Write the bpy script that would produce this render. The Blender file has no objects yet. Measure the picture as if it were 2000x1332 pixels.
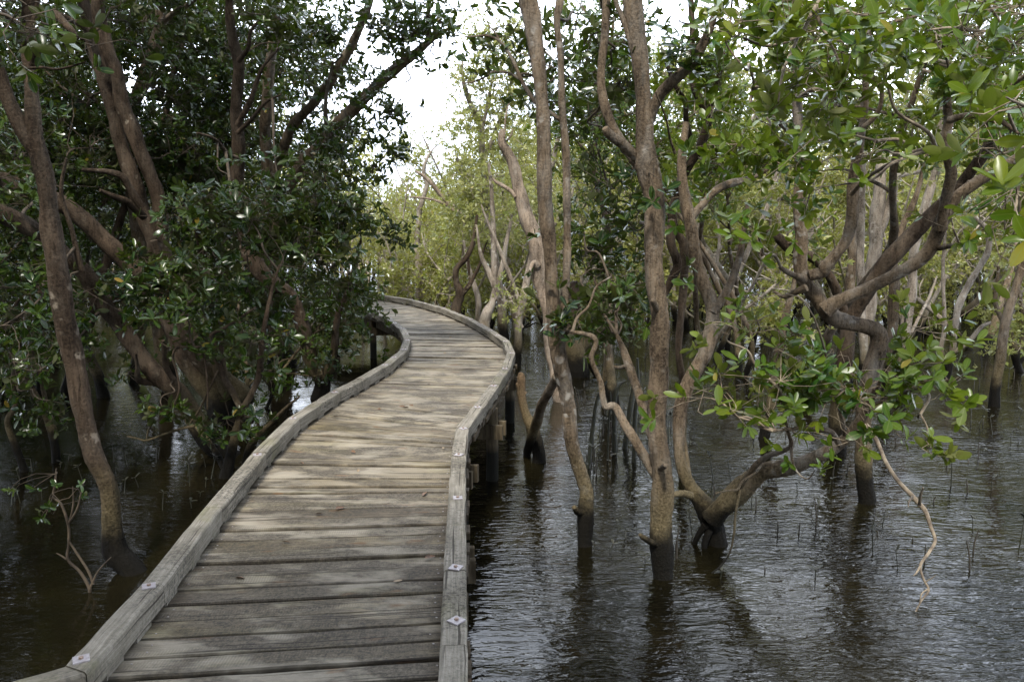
import bpy, math, zlib
import numpy as np
from mathutils import noise as mnoise, Vector

RNG = np.random.default_rng(11)
SC = bpy.context.scene
COL = SC.collection
PI = math.pi

# ------------------------------------------------------------------ camera frame
FPX = 1556.0
PITCH = math.atan(226 / FPX)
FWD = np.array([0, math.cos(PITCH), -math.sin(PITCH)])
UPV = np.array([0, math.sin(PITCH), math.cos(PITCH)])
RGT = np.array([1.0, 0, 0])
CAM = np.array([0, 0, 2.4])          # water is z = 0, deck top z = 0.75
DECK = 0.75


def ray(x, y):
    return FWD + RGT * (x - 1000) / FPX + UPV * (666 - y) / FPX


def at(x, y, d):
    r = ray(x, y)
    return CAM + r * (d / r[1])


def onz(x, y, z=0.0):
    r = ray(x, y)
    return CAM + r * ((z - CAM[2]) / r[2])


# ------------------------------------------------------------------ node helpers
def nt_new(name):
    m = bpy.data.materials.new(name)
    m.use_nodes = True
    t = m.node_tree
    for n in list(t.nodes):
        t.nodes.remove(n)
    return m, t


def nd(t, kind, **kw):
    n = t.nodes.new(kind)
    for k, v in kw.items():
        if k.startswith('_'):
            setattr(n, k[1:], v)
        else:
            n.inputs[k.replace('_', ' ')].default_value = v
    return n


def ln(t, a, b):
    t.links.new(a, b)


def ramp(t, fac, stops, interp='LINEAR'):
    r = t.nodes.new('ShaderNodeValToRGB')
    r.color_ramp.interpolation = interp
    el = r.color_ramp.elements
    while len(el) < len(stops):
        el.new(0.5)
    for e, (p, c) in zip(el, stops):
        e.position = p
        e.color = (c[0], c[1], c[2], 1) if hasattr(c, '__len__') else (c, c, c, 1)
    ln(t, fac, r.inputs[0])
    return r.outputs[0]


def mixc(t, fac, a, b, mode='MIX'):
    m = t.nodes.new('ShaderNodeMix')
    m.data_type = 'RGBA'
    m.blend_type = mode
    for sock, v in ((m.inputs[0], fac), (m.inputs[6], a), (m.inputs[7], b)):
        if hasattr(v, 'is_linked'):
            ln(t, v, sock)
        elif hasattr(v, '__len__'):
            sock.default_value = (v[0], v[1], v[2], 1)
        else:
            sock.default_value = v
    return m.outputs[2]


def mth(t, op, a, b=None, clamp=False):
    m = t.nodes.new('ShaderNodeMath')
    m.operation = op
    m.use_clamp = clamp
    for sock, v in ((m.inputs[0], a), (m.inputs[1], b)):
        if v is None:
            continue
        if hasattr(v, 'is_linked'):
            ln(t, v, sock)
        else:
            sock.default_value = v
    return m.outputs[0]


def noise(t, vec, scale, detail=4, rough=0.55, dist=0.0):
    n = nd(t, 'ShaderNodeTexNoise', Scale=scale, Detail=detail, Roughness=rough, Distortion=dist)
    if vec is not None:
        ln(t, vec, n.inputs['Vector'])
    return n.outputs[0]


def mapping(t, vec, scale=(1, 1, 1), rot=(0, 0, 0)):
    m = t.nodes.new('ShaderNodeMapping')
    m.inputs['Scale'].default_value = scale
    m.inputs['Rotation'].default_value = rot
    ln(t, vec, m.inputs[0])
    return m.outputs[0]


def bump(t, h, dist, strength=1.0, normal=None):
    b = nd(t, 'ShaderNodeBump', Strength=strength, Distance=dist)
    ln(t, h, b.inputs['Height'])
    if normal is not None:
        ln(t, normal, b.inputs['Normal'])
    return b.outputs[0]


def finish(t, shader):
    o = t.nodes.new('ShaderNodeOutputMaterial')
    ln(t, shader, o.inputs[0])


def principled(t, col, rough=0.6, spec=0.5, normal=None, ior=None):
    p = t.nodes.new('ShaderNodeBsdfPrincipled')
    for sock, v in ((p.inputs['Base Color'], col), (p.inputs['Roughness'], rough)):
        if hasattr(v, 'is_linked'):
            ln(t, v, sock)
        elif hasattr(v, '__len__'):
            sock.default_value = (v[0], v[1], v[2], 1)
        else:
            sock.default_value = v
    p.inputs['Specular IOR Level'].default_value = spec
    if ior:
        p.inputs['IOR'].default_value = ior
    if normal is not None:
        ln(t, normal, p.inputs['Normal'])
    return p


# ------------------------------------------------------------------ materials
def bark_mat(name, dark, mid, pale, pale_amt=0.5, tide=True, rough=0.8):
    m, t = nt_new(name)
    pos = t.nodes.new('ShaderNodeNewGeometry').outputs['Position']
    tc = t.nodes.new('ShaderNodeTexCoord').outputs['Object']
    st = mapping(t, pos, (1, 1, 0.4))
    n1 = noise(t, st, 9, 6, 0.65)
    n2 = noise(t, pos, 55, 5, 0.7)
    n3 = noise(t, pos, 2.2, 3)
    c = ramp(t, n1, [(0.36, dark), (0.58, mid)])
    c = mixc(t, 1.0, c, ramp(t, noise(t, mapping(t, pos, (1, 1, 0.6)), 3.2, 5, 0.6), [(0.36, 0.5), (0.62, 1.25)]), 'MULTIPLY')
    c = mixc(t, ramp(t, n2, [(0.42, 0.0), (0.66, 0.6)]), c, mid)
    fl = ramp(t, n2, [(0.36, 0.5), (0.46, 0.0)])
    c = mixc(t, fl, c, dark)
    fis = noise(t, mapping(t, pos, (60, 60, 4.5)), 1.0, 4, 0.6)
    c = mixc(t, ramp(t, fis, [(0.34, 0.6), (0.46, 0.0)]), c, dark)
    # lichen
    v = nd(t, 'ShaderNodeTexVoronoi', Scale=11.0)
    wv = nd(t, 'ShaderNodeVectorMath', _operation='ADD')
    ln(t, pos, wv.inputs[0])
    nn = t.nodes.new('ShaderNodeTexNoise')
    nn.inputs['Scale'].default_value = 20
    ln(t, pos, nn.inputs['Vector'])
    sc = nd(t, 'ShaderNodeVectorMath', _operation='SCALE')
    ln(t, nn.outputs['Color'], sc.inputs[0])
    sc.inputs['Scale'].default_value = 0.08
    ln(t, sc.outputs[0], wv.inputs[1])
    ln(t, wv.outputs[0], v.inputs['Vector'])
    spot = ramp(t, v.outputs['Distance'], [(0.2, 1.0), (0.36, 0.0)])
    gate = ramp(t, n3, [(0.60 - 0.18 * pale_amt, 0.0), (0.75 - 0.12 * pale_amt, 1.0)])
    lf = mth(t, 'MULTIPLY', spot, gate)
    c = mixc(t, mth(t, 'MULTIPLY', lf, 0.8), c, pale)
    c = mixc(t, mth(t, 'MULTIPLY', ramp(t, noise(t, st, 5, 5, 0.7), [(0.48, 0.0), (0.68, 1.0)]), 0.7 * pale_amt), c, pale)
    rg = rough
    if tide:
        sep = t.nodes.new('ShaderNodeSeparateXYZ')
        ln(t, pos, sep.inputs[0])
        z = mth(t, 'ADD', sep.outputs[2], mth(t, 'MULTIPLY', mth(t, 'SUBTRACT', noise(t, pos, 9, 6, 0.65), 0.5), 0.3))
        # algae band between the tide lines, black wet mud below
        och = mixc(t, ramp(t, n2, [(0.35, 0.0), (0.65, 1.0)]), (0.06, 0.048, 0.024), (0.17, 0.138, 0.078))
        och_f = ramp(t, mth(t, 'MULTIPLY', z, 1.0), [(0.40, 0.85), (0.85, 0.0)])
        c = mixc(t, och_f, c, och)
        blk = mixc(t, n2, (0.004, 0.004, 0.003), (0.014, 0.012, 0.009))
        blk_f = ramp(t, z, [(0.22, 1.0), (0.29, 0.85), (0.4, 0.0)])
        c = mixc(t, blk_f, c, blk)
        rg = mth(t, 'SUBTRACT', rough, mth(t, 'MULTIPLY', blk_f, 0.15))
    h = mth(t, 'ADD', mth(t, 'MULTIPLY', n1, 0.7), mth(t, 'ADD', mth(t, 'MULTIPLY', n2, 0.45), mth(t, 'MULTIPLY', fis, 0.3)))
    p = principled(t, c, rg, 0.08, bump(t, h, 0.035, 1.0))
    finish(t, p.outputs[0])
    return m


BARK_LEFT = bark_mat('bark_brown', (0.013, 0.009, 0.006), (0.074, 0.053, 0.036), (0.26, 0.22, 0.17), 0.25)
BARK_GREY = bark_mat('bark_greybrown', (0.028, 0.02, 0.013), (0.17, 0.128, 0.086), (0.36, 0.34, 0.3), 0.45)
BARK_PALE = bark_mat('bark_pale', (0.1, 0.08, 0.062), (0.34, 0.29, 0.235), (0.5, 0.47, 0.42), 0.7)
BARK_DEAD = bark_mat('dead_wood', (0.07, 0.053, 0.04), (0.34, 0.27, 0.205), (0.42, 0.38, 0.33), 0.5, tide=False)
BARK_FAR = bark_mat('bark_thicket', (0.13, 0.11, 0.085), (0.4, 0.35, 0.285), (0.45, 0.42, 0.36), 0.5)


def twig_mat(name, lo, hi):
    m, t = nt_new(name)
    pos = t.nodes.new('ShaderNodeNewGeometry').outputs['Position']
    c = ramp(t, noise(t, pos, 14, 4), [(0.35, lo), (0.65, hi)])
    finish(t, principled(t, c, 0.75, 0.3).outputs[0])
    return m


TWIG = twig_mat('twig_bark', (0.07, 0.05, 0.034), (0.27, 0.22, 0.155))
TWIG_DARK = twig_mat('dark_twig_bark', (0.025, 0.018, 0.012), (0.09, 0.068, 0.045))
TWIG_PALE = twig_mat('pale_twig_bark', (0.14, 0.12, 0.09), (0.46, 0.41, 0.33))


def leaf_mat(name, stops, under, trans, tfac=0.3, rough=0.36, spec=0.3, vary=0.0):
    m, t = nt_new(name)
    at_ = t.nodes.new('ShaderNodeAttribute')
    at_.attribute_name = 'rnd'
    oi = t.nodes.new('ShaderNodeObjectInfo')
    f = at_.outputs['Fac']
    c = ramp(t, f, stops)
    pos = t.nodes.new('ShaderNodeNewGeometry')
    # clump scale tint
    c = mixc(t, ramp(t, noise(t, pos.outputs['Position'], 1.7, 2), [(0.38, 0.0), (0.66, 0.55)]), c, stops[-3][1])
    if vary:
        c = mixc(t, mth(t, 'MULTIPLY', ramp(t, oi.outputs['Random'], [(0.3, 0.0), (0.8, 1.0)]), vary), c, stops[0][1])
    uv = t.nodes.new('ShaderNodeUVMap')
    sep = t.nodes.new('ShaderNodeSeparateXYZ')
    ln(t, uv.outputs[0], sep.inputs[0])
    rib = mth(t, 'ABSOLUTE', mth(t, 'SUBTRACT', sep.outputs[0], 0.5))
    ribf = ramp(t, rib, [(0.0, 0.55), (0.055, 0.0)])
    c = mixc(t, ribf, c, (0.16, 0.2, 0.06))
    c2 = mixc(t, 0.85, c, under)
    c = mixc(t, pos.outputs['Backfacing'], c, c2)
    rg = mixc(t, pos.outputs['Backfacing'], (rough,) * 3, (0.6,) * 3)
    p = principled(t, c, rg, spec)
    tr = t.nodes.new('ShaderNodeBsdfTranslucent')
    ln(t, mixc(t, 0.65, c, trans), tr.inputs[0])
    mx = t.nodes.new('ShaderNodeMixShader')
    mx.inputs[0].default_value = tfac
    ln(t, p.outputs[0], mx.inputs[1])
    ln(t, tr.outputs[0], mx.inputs[2])
    finish(t, mx.outputs[0])
    return m


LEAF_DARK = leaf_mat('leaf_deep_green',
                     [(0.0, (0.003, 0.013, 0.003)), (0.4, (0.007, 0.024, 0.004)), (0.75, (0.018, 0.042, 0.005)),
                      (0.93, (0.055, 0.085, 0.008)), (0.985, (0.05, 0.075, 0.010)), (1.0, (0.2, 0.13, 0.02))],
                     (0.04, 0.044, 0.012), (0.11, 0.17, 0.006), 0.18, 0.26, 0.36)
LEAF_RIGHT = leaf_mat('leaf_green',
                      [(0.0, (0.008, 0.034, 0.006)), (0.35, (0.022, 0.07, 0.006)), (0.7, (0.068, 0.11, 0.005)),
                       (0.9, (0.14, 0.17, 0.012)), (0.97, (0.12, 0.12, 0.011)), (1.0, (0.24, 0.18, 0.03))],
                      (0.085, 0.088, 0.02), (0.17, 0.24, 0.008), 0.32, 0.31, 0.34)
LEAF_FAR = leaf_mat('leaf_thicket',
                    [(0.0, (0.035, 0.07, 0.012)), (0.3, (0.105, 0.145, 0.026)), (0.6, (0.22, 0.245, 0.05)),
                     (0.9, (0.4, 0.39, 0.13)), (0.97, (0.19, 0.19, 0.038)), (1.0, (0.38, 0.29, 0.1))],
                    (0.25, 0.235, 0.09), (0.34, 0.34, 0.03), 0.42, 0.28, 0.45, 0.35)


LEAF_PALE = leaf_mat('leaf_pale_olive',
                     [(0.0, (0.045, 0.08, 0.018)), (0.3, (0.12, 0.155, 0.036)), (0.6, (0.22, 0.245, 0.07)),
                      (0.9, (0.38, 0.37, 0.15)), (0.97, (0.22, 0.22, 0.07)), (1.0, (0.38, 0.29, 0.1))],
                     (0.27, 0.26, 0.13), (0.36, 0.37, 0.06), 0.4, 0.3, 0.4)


def deck_mat():
    m, t = nt_new('weathered_plank')
    g = t.nodes.new('ShaderNodeNewGeometry')
    at_ = t.nodes.new('ShaderNodeAttribute')
    at_.attribute_name = 'rnd'
    uv = t.nodes.new('ShaderNodeUVMap').outputs[0]
    # uv: u along the plank (m), v across the plank (m), offset per plank
    pos = g.outputs['Position']
    base = ramp(t, at_.outputs['Fac'], [(0.0, (0.13, 0.11, 0.082)), (0.3, (0.19, 0.168, 0.132)), (0.6, (0.235, 0.212, 0.172)),
                                        (0.85, (0.165, 0.139, 0.095)), (1.0, (0.275, 0.25, 0.206))])
    grain = noise(t, mapping(t, uv, (2.2, 70, 1)), 1.0, 6, 0.65, 0.4)
    fine = noise(t, mapping(t, uv, (9, 260, 1)), 1.0, 4, 0.7)
    c = mixc(t, 0.8, base, ramp(t, grain, [(0.25, 0.6), (0.5, 0.98), (0.75, 1.25)]), 'MULTIPLY')
    c = mixc(t, 0.55, c, ramp(t, fine, [(0.3, 0.55), (0.6, 1.15)]), 'MULTIPLY')
    # black mould: soft blotches that run across neighbouring planks, breaking up into speckle
    bl = noise(t, mapping(t, uv, (3.2, 13, 1)), 1.0, 7, 0.72, 0.8)
    bl2 = noise(t, mapping(t, pos, (0.7, 1.3, 1)), 3.3, 6, 0.65, 0.6)
    sep2 = t.nodes.new('ShaderNodeSeparateXYZ')
    ln(t, pos, sep2.inputs[0])
    mould_shade = ramp(t, mth(t, 'MULTIPLY', sep2.outputs[1], 0.1), [(0.3, 0.11), (0.62, 0.0)])    # more mould at the near end, also painting in the shade there
    sp = noise(t, pos, 62, 5, 0.78)
    big = mth(t, 'ADD', mth(t, 'ADD', bl2, mould_shade), mth(t, 'MULTIPLY', mth(t, 'SUBTRACT', bl, 0.5), 0.45))
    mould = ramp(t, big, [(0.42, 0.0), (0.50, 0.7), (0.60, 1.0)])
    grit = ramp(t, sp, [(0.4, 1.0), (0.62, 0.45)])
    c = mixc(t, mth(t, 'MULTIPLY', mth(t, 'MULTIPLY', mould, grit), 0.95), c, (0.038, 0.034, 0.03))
    c = mixc(t, mth(t, 'MULTIPLY', ramp(t, sp, [(0.34, 0.8), (0.45, 0.0)]), ramp(t, bl2, [(0.4, 0.25), (0.6, 0.9)])), c, (0.05, 0.045, 0.038))
    # washed pale patches
    c = mixc(t, ramp(t, noise(t, mapping(t, pos, (0.8, 1.6, 1)), 2.9, 4, 0.6), [(0.5, 0.0), (0.62, 0.6)]), c, (0.3, 0.28, 0.24))
    # mould creeping in from the two kerbs
    ea = t.nodes.new('ShaderNodeAttribute')
    ea.attribute_name = 'edge'
    ef = mth(t, 'ADD', ea.outputs['Fac'], mth(t, 'MULTIPLY', mth(t, 'SUBTRACT', bl, 0.5), 1.1))
    c = mixc(t, ramp(t, ef, [(0.5, 0.0), (0.95, 0.9)]), c, mixc(t, grain, (0.02, 0.018, 0.014), (0.075, 0.055, 0.035)))
    sa = t.nodes.new('ShaderNodeAttribute')
    sa.attribute_name = 'side'
    sf = mth(t, 'MULTIPLY', sa.outputs['Fac'], ramp(t, noise(t, mapping(t, uv, (5, 2, 1)), 1.0, 4, 0.65), [(0.38, 0.1), (0.64, 0.75)]))
    c = mixc(t, sf, c, (0.03, 0.026, 0.02))
    # green algae and ochre stains
    al = ramp(t, noise(t, mapping(t, uv, (1.3, 5, 1)), 1.0, 4, 0.6), [(0.5, 0.0), (0.72, 0.55)])
    c = mixc(t, al, c, mixc(t, 1.0, c, (0.72, 0.70, 0.42), 'MULTIPLY'))
    ru = ramp(t, noise(t, mapping(t, uv, (3.3, 11, 1)), 1.0, 3), [(0.64, 0.0), (0.72, 0.6)])
    c = mixc(t, ru, c, (0.13, 0.066, 0.028))
    c = mixc(t, 1.0, c, (1.03, 0.98, 0.88), 'MULTIPLY')
    # anti slip grooves: two or three planks in ten carry fine cross marks
    spt = t.nodes.new('ShaderNodeSeparateXYZ')
    ln(t, uv, spt.inputs[0])
    rip = mth(t, 'SINE', mth(t, 'MULTIPLY', spt.outputs[0], 2 * PI / 0.012))
    gate = ramp(t, noise(t, mapping(t, uv, (0.9, 14, 1)), 1.0, 2), [(0.5, 0.0), (0.6, 1.0)])
    rip = mth(t, 'MULTIPLY', rip, gate)
    c = mixc(t, mth(t, 'MULTIPLY', mth(t, 'MAXIMUM', rip, 0.0), 0.22), c, (0.05, 0.045, 0.035))
    ck = ramp(t, noise(t, mapping(t, uv, (0.9, 62, 1)), 1.0, 3, 0.5, 0.2), [(0.355, 1.0), (0.395, 0.0)])
    c = mixc(t, mth(t, 'MULTIPLY', ck, 0.8), c, (0.025, 0.02, 0.016))
    # nail pairs near the joists
    h = mth(t, 'ADD', mth(t, 'MULTIPLY', grain, 0.6), mth(t, 'ADD', mth(t, 'MULTIPLY', fine, 0.35), mth(t, 'MULTIPLY', rip, 0.08)))
    h = mth(t, 'SUBTRACT', h, mth(t, 'MULTIPLY', ck, 0.5))
    p = principled(t, c, 0.7, 0.16, bump(t, h, 0.006, 0.9))
    finish(t, p.outputs[0])
    return m


def kerb_mat():
    m, t = nt_new('weathered_timber')
    uv = t.nodes.new('ShaderNodeUVMap').outputs[0]
    pos = t.nodes.new('ShaderNodeNewGeometry').outputs['Position']
    grain = noise(t, mapping(t, uv, (3, 75, 1)), 1.0, 6, 0.65, 0.3)
    n2 = noise(t, pos, 2.3, 5, 0.62)
    n3 = noise(t, pos, 48, 5, 0.75)
    c = ramp(t, grain, [(0.25, (0.09, 0.083, 0.07)), (0.5, (0.2, 0.186, 0.16)), (0.75, (0.34, 0.32, 0.285))])
    c = mixc(t, ramp(t, n2, [(0.45, 0.0), (0.64, 0.85)]), c, mixc(t, mth(t, 'ADD', mth(t, 'MULTIPLY', ramp(t, n3, [(0.38, 0.0), (0.62, 1.0)]), 0.5), mth(t, 'MULTIPLY', grain, 0.5)), (0.028, 0.025, 0.02), (0.17, 0.155, 0.125)))
    sp = mth(t, 'MULTIPLY', ramp(t, n3, [(0.42, 0.9), (0.5, 0.0)]), ramp(t, noise(t, pos, 1.2, 2), [(0.42, 0.05), (0.6, 0.9)]))
    c = mixc(t, sp, c, (0.035, 0.032, 0.028))
    c = mixc(t, ramp(t, noise(t, pos, 3.1, 4), [(0.56, 0.0), (0.72, 0.5)]), c, (0.12, 0.12, 0.05))
    ck = ramp(t, noise(t, mapping(t, uv, (1.0, 46, 1)), 1.0, 3, 0.5, 0.2), [(0.36, 1.0), (0.40, 0.0)])
    c = mixc(t, mth(t, 'MULTIPLY', ck, 0.85), c, (0.03, 0.025, 0.02))
    h = mth(t, 'SUBTRACT', mth(t, 'ADD', mth(t, 'MULTIPLY', grain, 0.6), mth(t, 'MULTIPLY', n3, 0.5)), mth(t, 'MULTIPLY', ck, 0.5))
    c = mixc(t, 1.0, c, (1.01, 0.98, 0.91), 'MULTIPLY')
    finish(t, principled(t, c, 0.75, 0.15, bump(t, h, 0.008, 0.9)).outputs[0])
    return m


def simple_mat(name, a, b, scale=20, rough=0.6, metal=0.0, bmp=0.003):
    m, t = nt_new(name)
    pos = t.nodes.new('ShaderNodeNewGeometry').outputs['Position']
    n = noise(t, pos, scale, 5, 0.65)
    c = ramp(t, n, [(0.35, a), (0.65, b)])
    p = principled(t, c, rough, 0.4, bump(t, n, bmp))
    p.inputs['Metallic'].default_value = metal
    finish(t, p.outputs[0])
    return m


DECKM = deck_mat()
KERBM = kerb_mat()
PLATEM = simple_mat('galvanised_plate', (0.24, 0.21, 0.21), (0.36, 0.335, 0.335), 60, 0.5, 0.3)
RUSTM = simple_mat('rusty_bolt', (0.16, 0.10, 0.07), (0.3, 0.22, 0.17), 80, 0.7)
def post_mat():
    m, t = nt_new('post_timber')
    pos = t.nodes.new('ShaderNodeNewGeometry').outputs['Position']
    n = noise(t, mapping(t, pos, (1, 1, 0.15)), 26, 5, 0.65)
    c = ramp(t, n, [(0.35, (0.035, 0.027, 0.017)), (0.65, (0.1, 0.08, 0.05))])
    sep = t.nodes.new('ShaderNodeSeparateXYZ')
    ln(t, pos, sep.inputs[0])
    c = mixc(t, ramp(t, sep.outputs[2], [(0.27, 1.0), (0.36, 0.0)]), c, (0.008, 0.008, 0.006))
    finish(t, principled(t, c, 0.7, 0.1, bump(t, n, 0.01)).outputs[0])
    return m


POSTM = post_mat()
SEEDM = simple_mat('seedling_dark', (0.012, 0.014, 0.009), (0.035, 0.034, 0.018), 30, 0.5)
ROOTM = simple_mat('breathing_root_bark', (0.018, 0.015, 0.011), (0.05, 0.042, 0.03), 40, 0.6)
NAILM = simple_mat('nail_head', (0.12, 0.1, 0.085), (0.3, 0.28, 0.26), 40, 0.5)
DRYLEAF = simple_mat('dry_leaf', (0.06, 0.03, 0.015), (0.17, 0.095, 0.045), 40, 0.6)
DRYPALE = simple_mat('dry_leaf_tan', (0.17, 0.115, 0.06), (0.27, 0.20, 0.115), 40, 0.6)


def water_mat():
    m, t = nt_new('murky_water')
    pos = t.nodes.new('ShaderNodeNewGeometry').outputs['Position']
    w1 = noise(t, mapping(t, pos, (5.6, 18, 1), (0, 0, 0.16)), 1.0, 2, 0.5, 1.0)
    w2 = noise(t, mapping(t, pos, (1.2, 3.6, 1), (0, 0, -0.2)), 1.0, 2, 0.5, 0.4)
    w3 = noise(t, mapping(t, pos, (14, 38, 1), (0, 0, -0.06)), 1.0, 2, 0.5, 0.6)
    calm = ramp(t, noise(t, pos, 0.55, 3, 0.6, 0.5), [(0.38, 0.25), (0.62, 1.0)])
    # the lee side of the deck lies calmer
    sep = t.nodes.new('ShaderNodeSeparateXYZ')
    ln(t, pos, sep.inputs[0])
    lee = ramp(t, mth(t, 'MULTIPLY', mth(t, 'ADD', sep.outputs[0], 2.0), 0.5), [(0.0, 0.25), (1.0, 1.0)])
    k = mth(t, 'MULTIPLY', calm, lee)
    h = mth(t, 'ADD', mth(t, 'MULTIPLY', w1, 1.0), mth(t, 'ADD', mth(t, 'MULTIPLY', w2, 1.1), mth(t, 'MULTIPLY', w3, 0.2)))
    h = mth(t, 'MULTIPLY', h, k)
    c = ramp(t, noise(t, pos, 0.8, 4), [(0.35, (0.003, 0.0027, 0.0014)), (0.65, (0.010, 0.0083, 0.0035))])
    p = principled(t, c, 0.02, 0.5, bump(t, h, 0.0145, 1.0), 1.333)
    finish(t, p.outputs[0])
    return m


WATERM = water_mat()


# ------------------------------------------------------------------ mesh building
class MB:
    def __init__(self):
        self.v, self.l, self.n, self.m, self.r, self.uv, self.e, self.s, self.c = [], [], [], [], [], [], [], [], 0

    def add(self, verts, faces, mat=0, rnd=None, uv=None, edge=None, side=None):
        """verts (N,3); faces (M,k) index array; uv (M,k,2)"""
        verts = np.asarray(verts, float)
        faces = np.asarray(faces, int)
        self.v.append(verts)
        self.l.append((faces + self.c).ravel())
        self.n.append(np.full(len(faces), faces.shape[1]))
        self.m.append(np.full(len(faces), mat))
        self.r.append(np.zeros(len(verts)) if rnd is None else np.broadcast_to(rnd, (len(verts),)))
        self.e.append(np.zeros(len(verts)) if edge is None else edge)
        self.uv.append(np.zeros((faces.size, 2)) if uv is None else np.asarray(uv).reshape(-1, 2))
        self.s.append(np.zeros(len(verts)) if side is None else side)
        self.c += len(verts)

    def mesh(self, name, mats, smooth=True, origin=(0, 0, 0)):
        me = bpy.data.meshes.new(name)
        if self.c:
            v = np.concatenate(self.v) - np.asarray(origin)
            l = np.concatenate(self.l)
            n = np.concatenate(self.n)
            me.vertices.add(len(v))
            me.vertices.foreach_set('co', v.astype(np.float32).ravel())
            me.loops.add(len(l))
            me.loops.foreach_set('vertex_index', l.astype(np.int32))
            me.polygons.add(len(n))
            st = np.concatenate([[0], np.cumsum(n)[:-1]])
            me.polygons.foreach_set('loop_start', st.astype(np.int32))
            me.polygons.foreach_set('loop_total', n.astype(np.int32))
            me.polygons.foreach_set('material_index', np.concatenate(self.m).astype(np.int32))
            me.polygons.foreach_set('use_smooth', np.full(len(n), smooth))
            uvl = me.uv_layers.new(name='UVMap')
            uvl.data.foreach_set('uv', np.concatenate(self.uv).astype(np.float32).ravel())
            a = me.attributes.new('rnd', 'FLOAT', 'POINT')
            a.data.foreach_set('value', np.concatenate(self.r).astype(np.float32))
            e = np.concatenate(self.e)
            if e.any():
                a = me.attributes.new('edge', 'FLOAT', 'POINT')
                a.data.foreach_set('value', e.astype(np.float32))
                a = me.attributes.new('side', 'FLOAT', 'POINT')
                a.data.foreach_set('value', np.concatenate(self.s).astype(np.float32))
            me.update()
            me.validate()
        for q in mats:
            me.materials.append(q)
        return me


def link(name, me, parent=None, loc=None):
    o = bpy.data.objects.new(name, me)
    COL.objects.link(o)
    if parent is not None:
        o.parent = parent
    if loc is not None:
        o.location = loc
    return o


def tag(o, label, cat, group=None, kind=None):
    o['label'] = label
    o['category'] = cat
    if group:
        o['group'] = group
    if kind:
        o['kind'] = kind
    return o


def structure(o, label, cat):
    return tag(o, label, cat, kind='structure')


def catmull(P, per=6):
    P = np.asarray(P, float)
    if len(P) < 2:
        return P
    Q = np.vstack([2 * P[0] - P[1], P, 2 * P[-1] - P[-2]])
    out = []
    for i in range(1, len(Q) - 2):
        t = np.linspace(0, 1, per, endpoint=False)[:, None]
        a, b, c, d = Q[i - 1], Q[i], Q[i + 1], Q[i + 2]
        out.append(0.5 * ((2 * b) + (-a + c) * t + (2 * a - 5 * b + 4 * c - d) * t ** 2 + (-a + 3 * b - 3 * c + d) * t ** 3))
    out.append(P[-1:])
    return np.vstack(out)


def tube(mb, P, Rr, sides=10, mat=0, per=6, rough=0.07, wob=0.12, cap=True):
    """smooth tapering limb along points P with radii Rr, lumpy like a real stem"""
    rng = RNG
    X = catmull(np.column_stack([np.asarray(P, float), np.asarray(Rr, float)]), per)
    C, r = X[:, :3].copy(), np.maximum(X[:, 3], 0.0008)
    n = len(C)
    ph = rng.uniform(0, 6.28, 8)
    s = np.concatenate([[0], np.cumsum(np.linalg.norm(np.diff(C, axis=0), axis=1))])
    amp = wob * r * np.minimum(1, np.minimum(s, s[-1] - s) / (3 * r + 1e-6))
    C[:, 0] += amp * np.sin(s * 7 + ph[0])
    C[:, 1] += amp * np.sin(s * 6 + ph[1])
    C[:, 2] += 0.5 * amp * np.sin(s * 9 + ph[2])
    T = np.gradient(C, axis=0)
    T /= np.linalg.norm(T, axis=1)[:, None] + 1e-9
    ref = np.eye(3)[np.argmin(np.abs(T[0]))]
    N = np.zeros_like(T)
    v = ref - T[0] * ref.dot(T[0])
    v /= np.linalg.norm(v)
    for i in range(n):
        v = v - T[i] * v.dot(T[i])
        v /= np.linalg.norm(v) + 1e-9
        N[i] = v
    B = np.cross(T, N)
    th = np.arange(sides) * 2 * PI / sides
    lump = 1 + rough * (np.sin(2 * th[None] + s[:, None] * 5 + ph[3]) * 0.8 + np.sin(3 * th[None] - s[:, None] * 11 + ph[4]) * 0.5
                        + np.sin(s[:, None] * 17 + ph[5]) * 0.6 + rng.normal(0, 0.35, (n, sides)))
    rr = r[:, None] * lump
    V = C[:, None] + N[:, None] * (np.cos(th)[None, :, None] * rr[..., None]) + B[:, None] * (np.sin(th)[None, :, None] * rr[..., None])
    V = V.reshape(-1, 3)
    i = np.arange(n - 1)[:, None] * sides
    j = np.arange(sides)[None]
    k = (j + 1) % sides
    Fq = np.stack([i + j, i + k, i + sides + k, i + sides + j], -1).reshape(-1, 4)
    mb.add(V, Fq, mat)
    if cap:
        for e, dirn in ((0, -1), (n - 1, 1)):
            cv = np.vstack([V[e * sides:(e + 1) * sides], C[e] + T[e] * dirn * r[e] * 0.35])
            a = np.arange(sides)
            f = np.stack([a, (a + 1) % sides, np.full(sides, sides)], -1)
            if dirn < 0:
                f = f[:, ::-1]
            mb.add(cv, f, mat)
    return C, r


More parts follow.
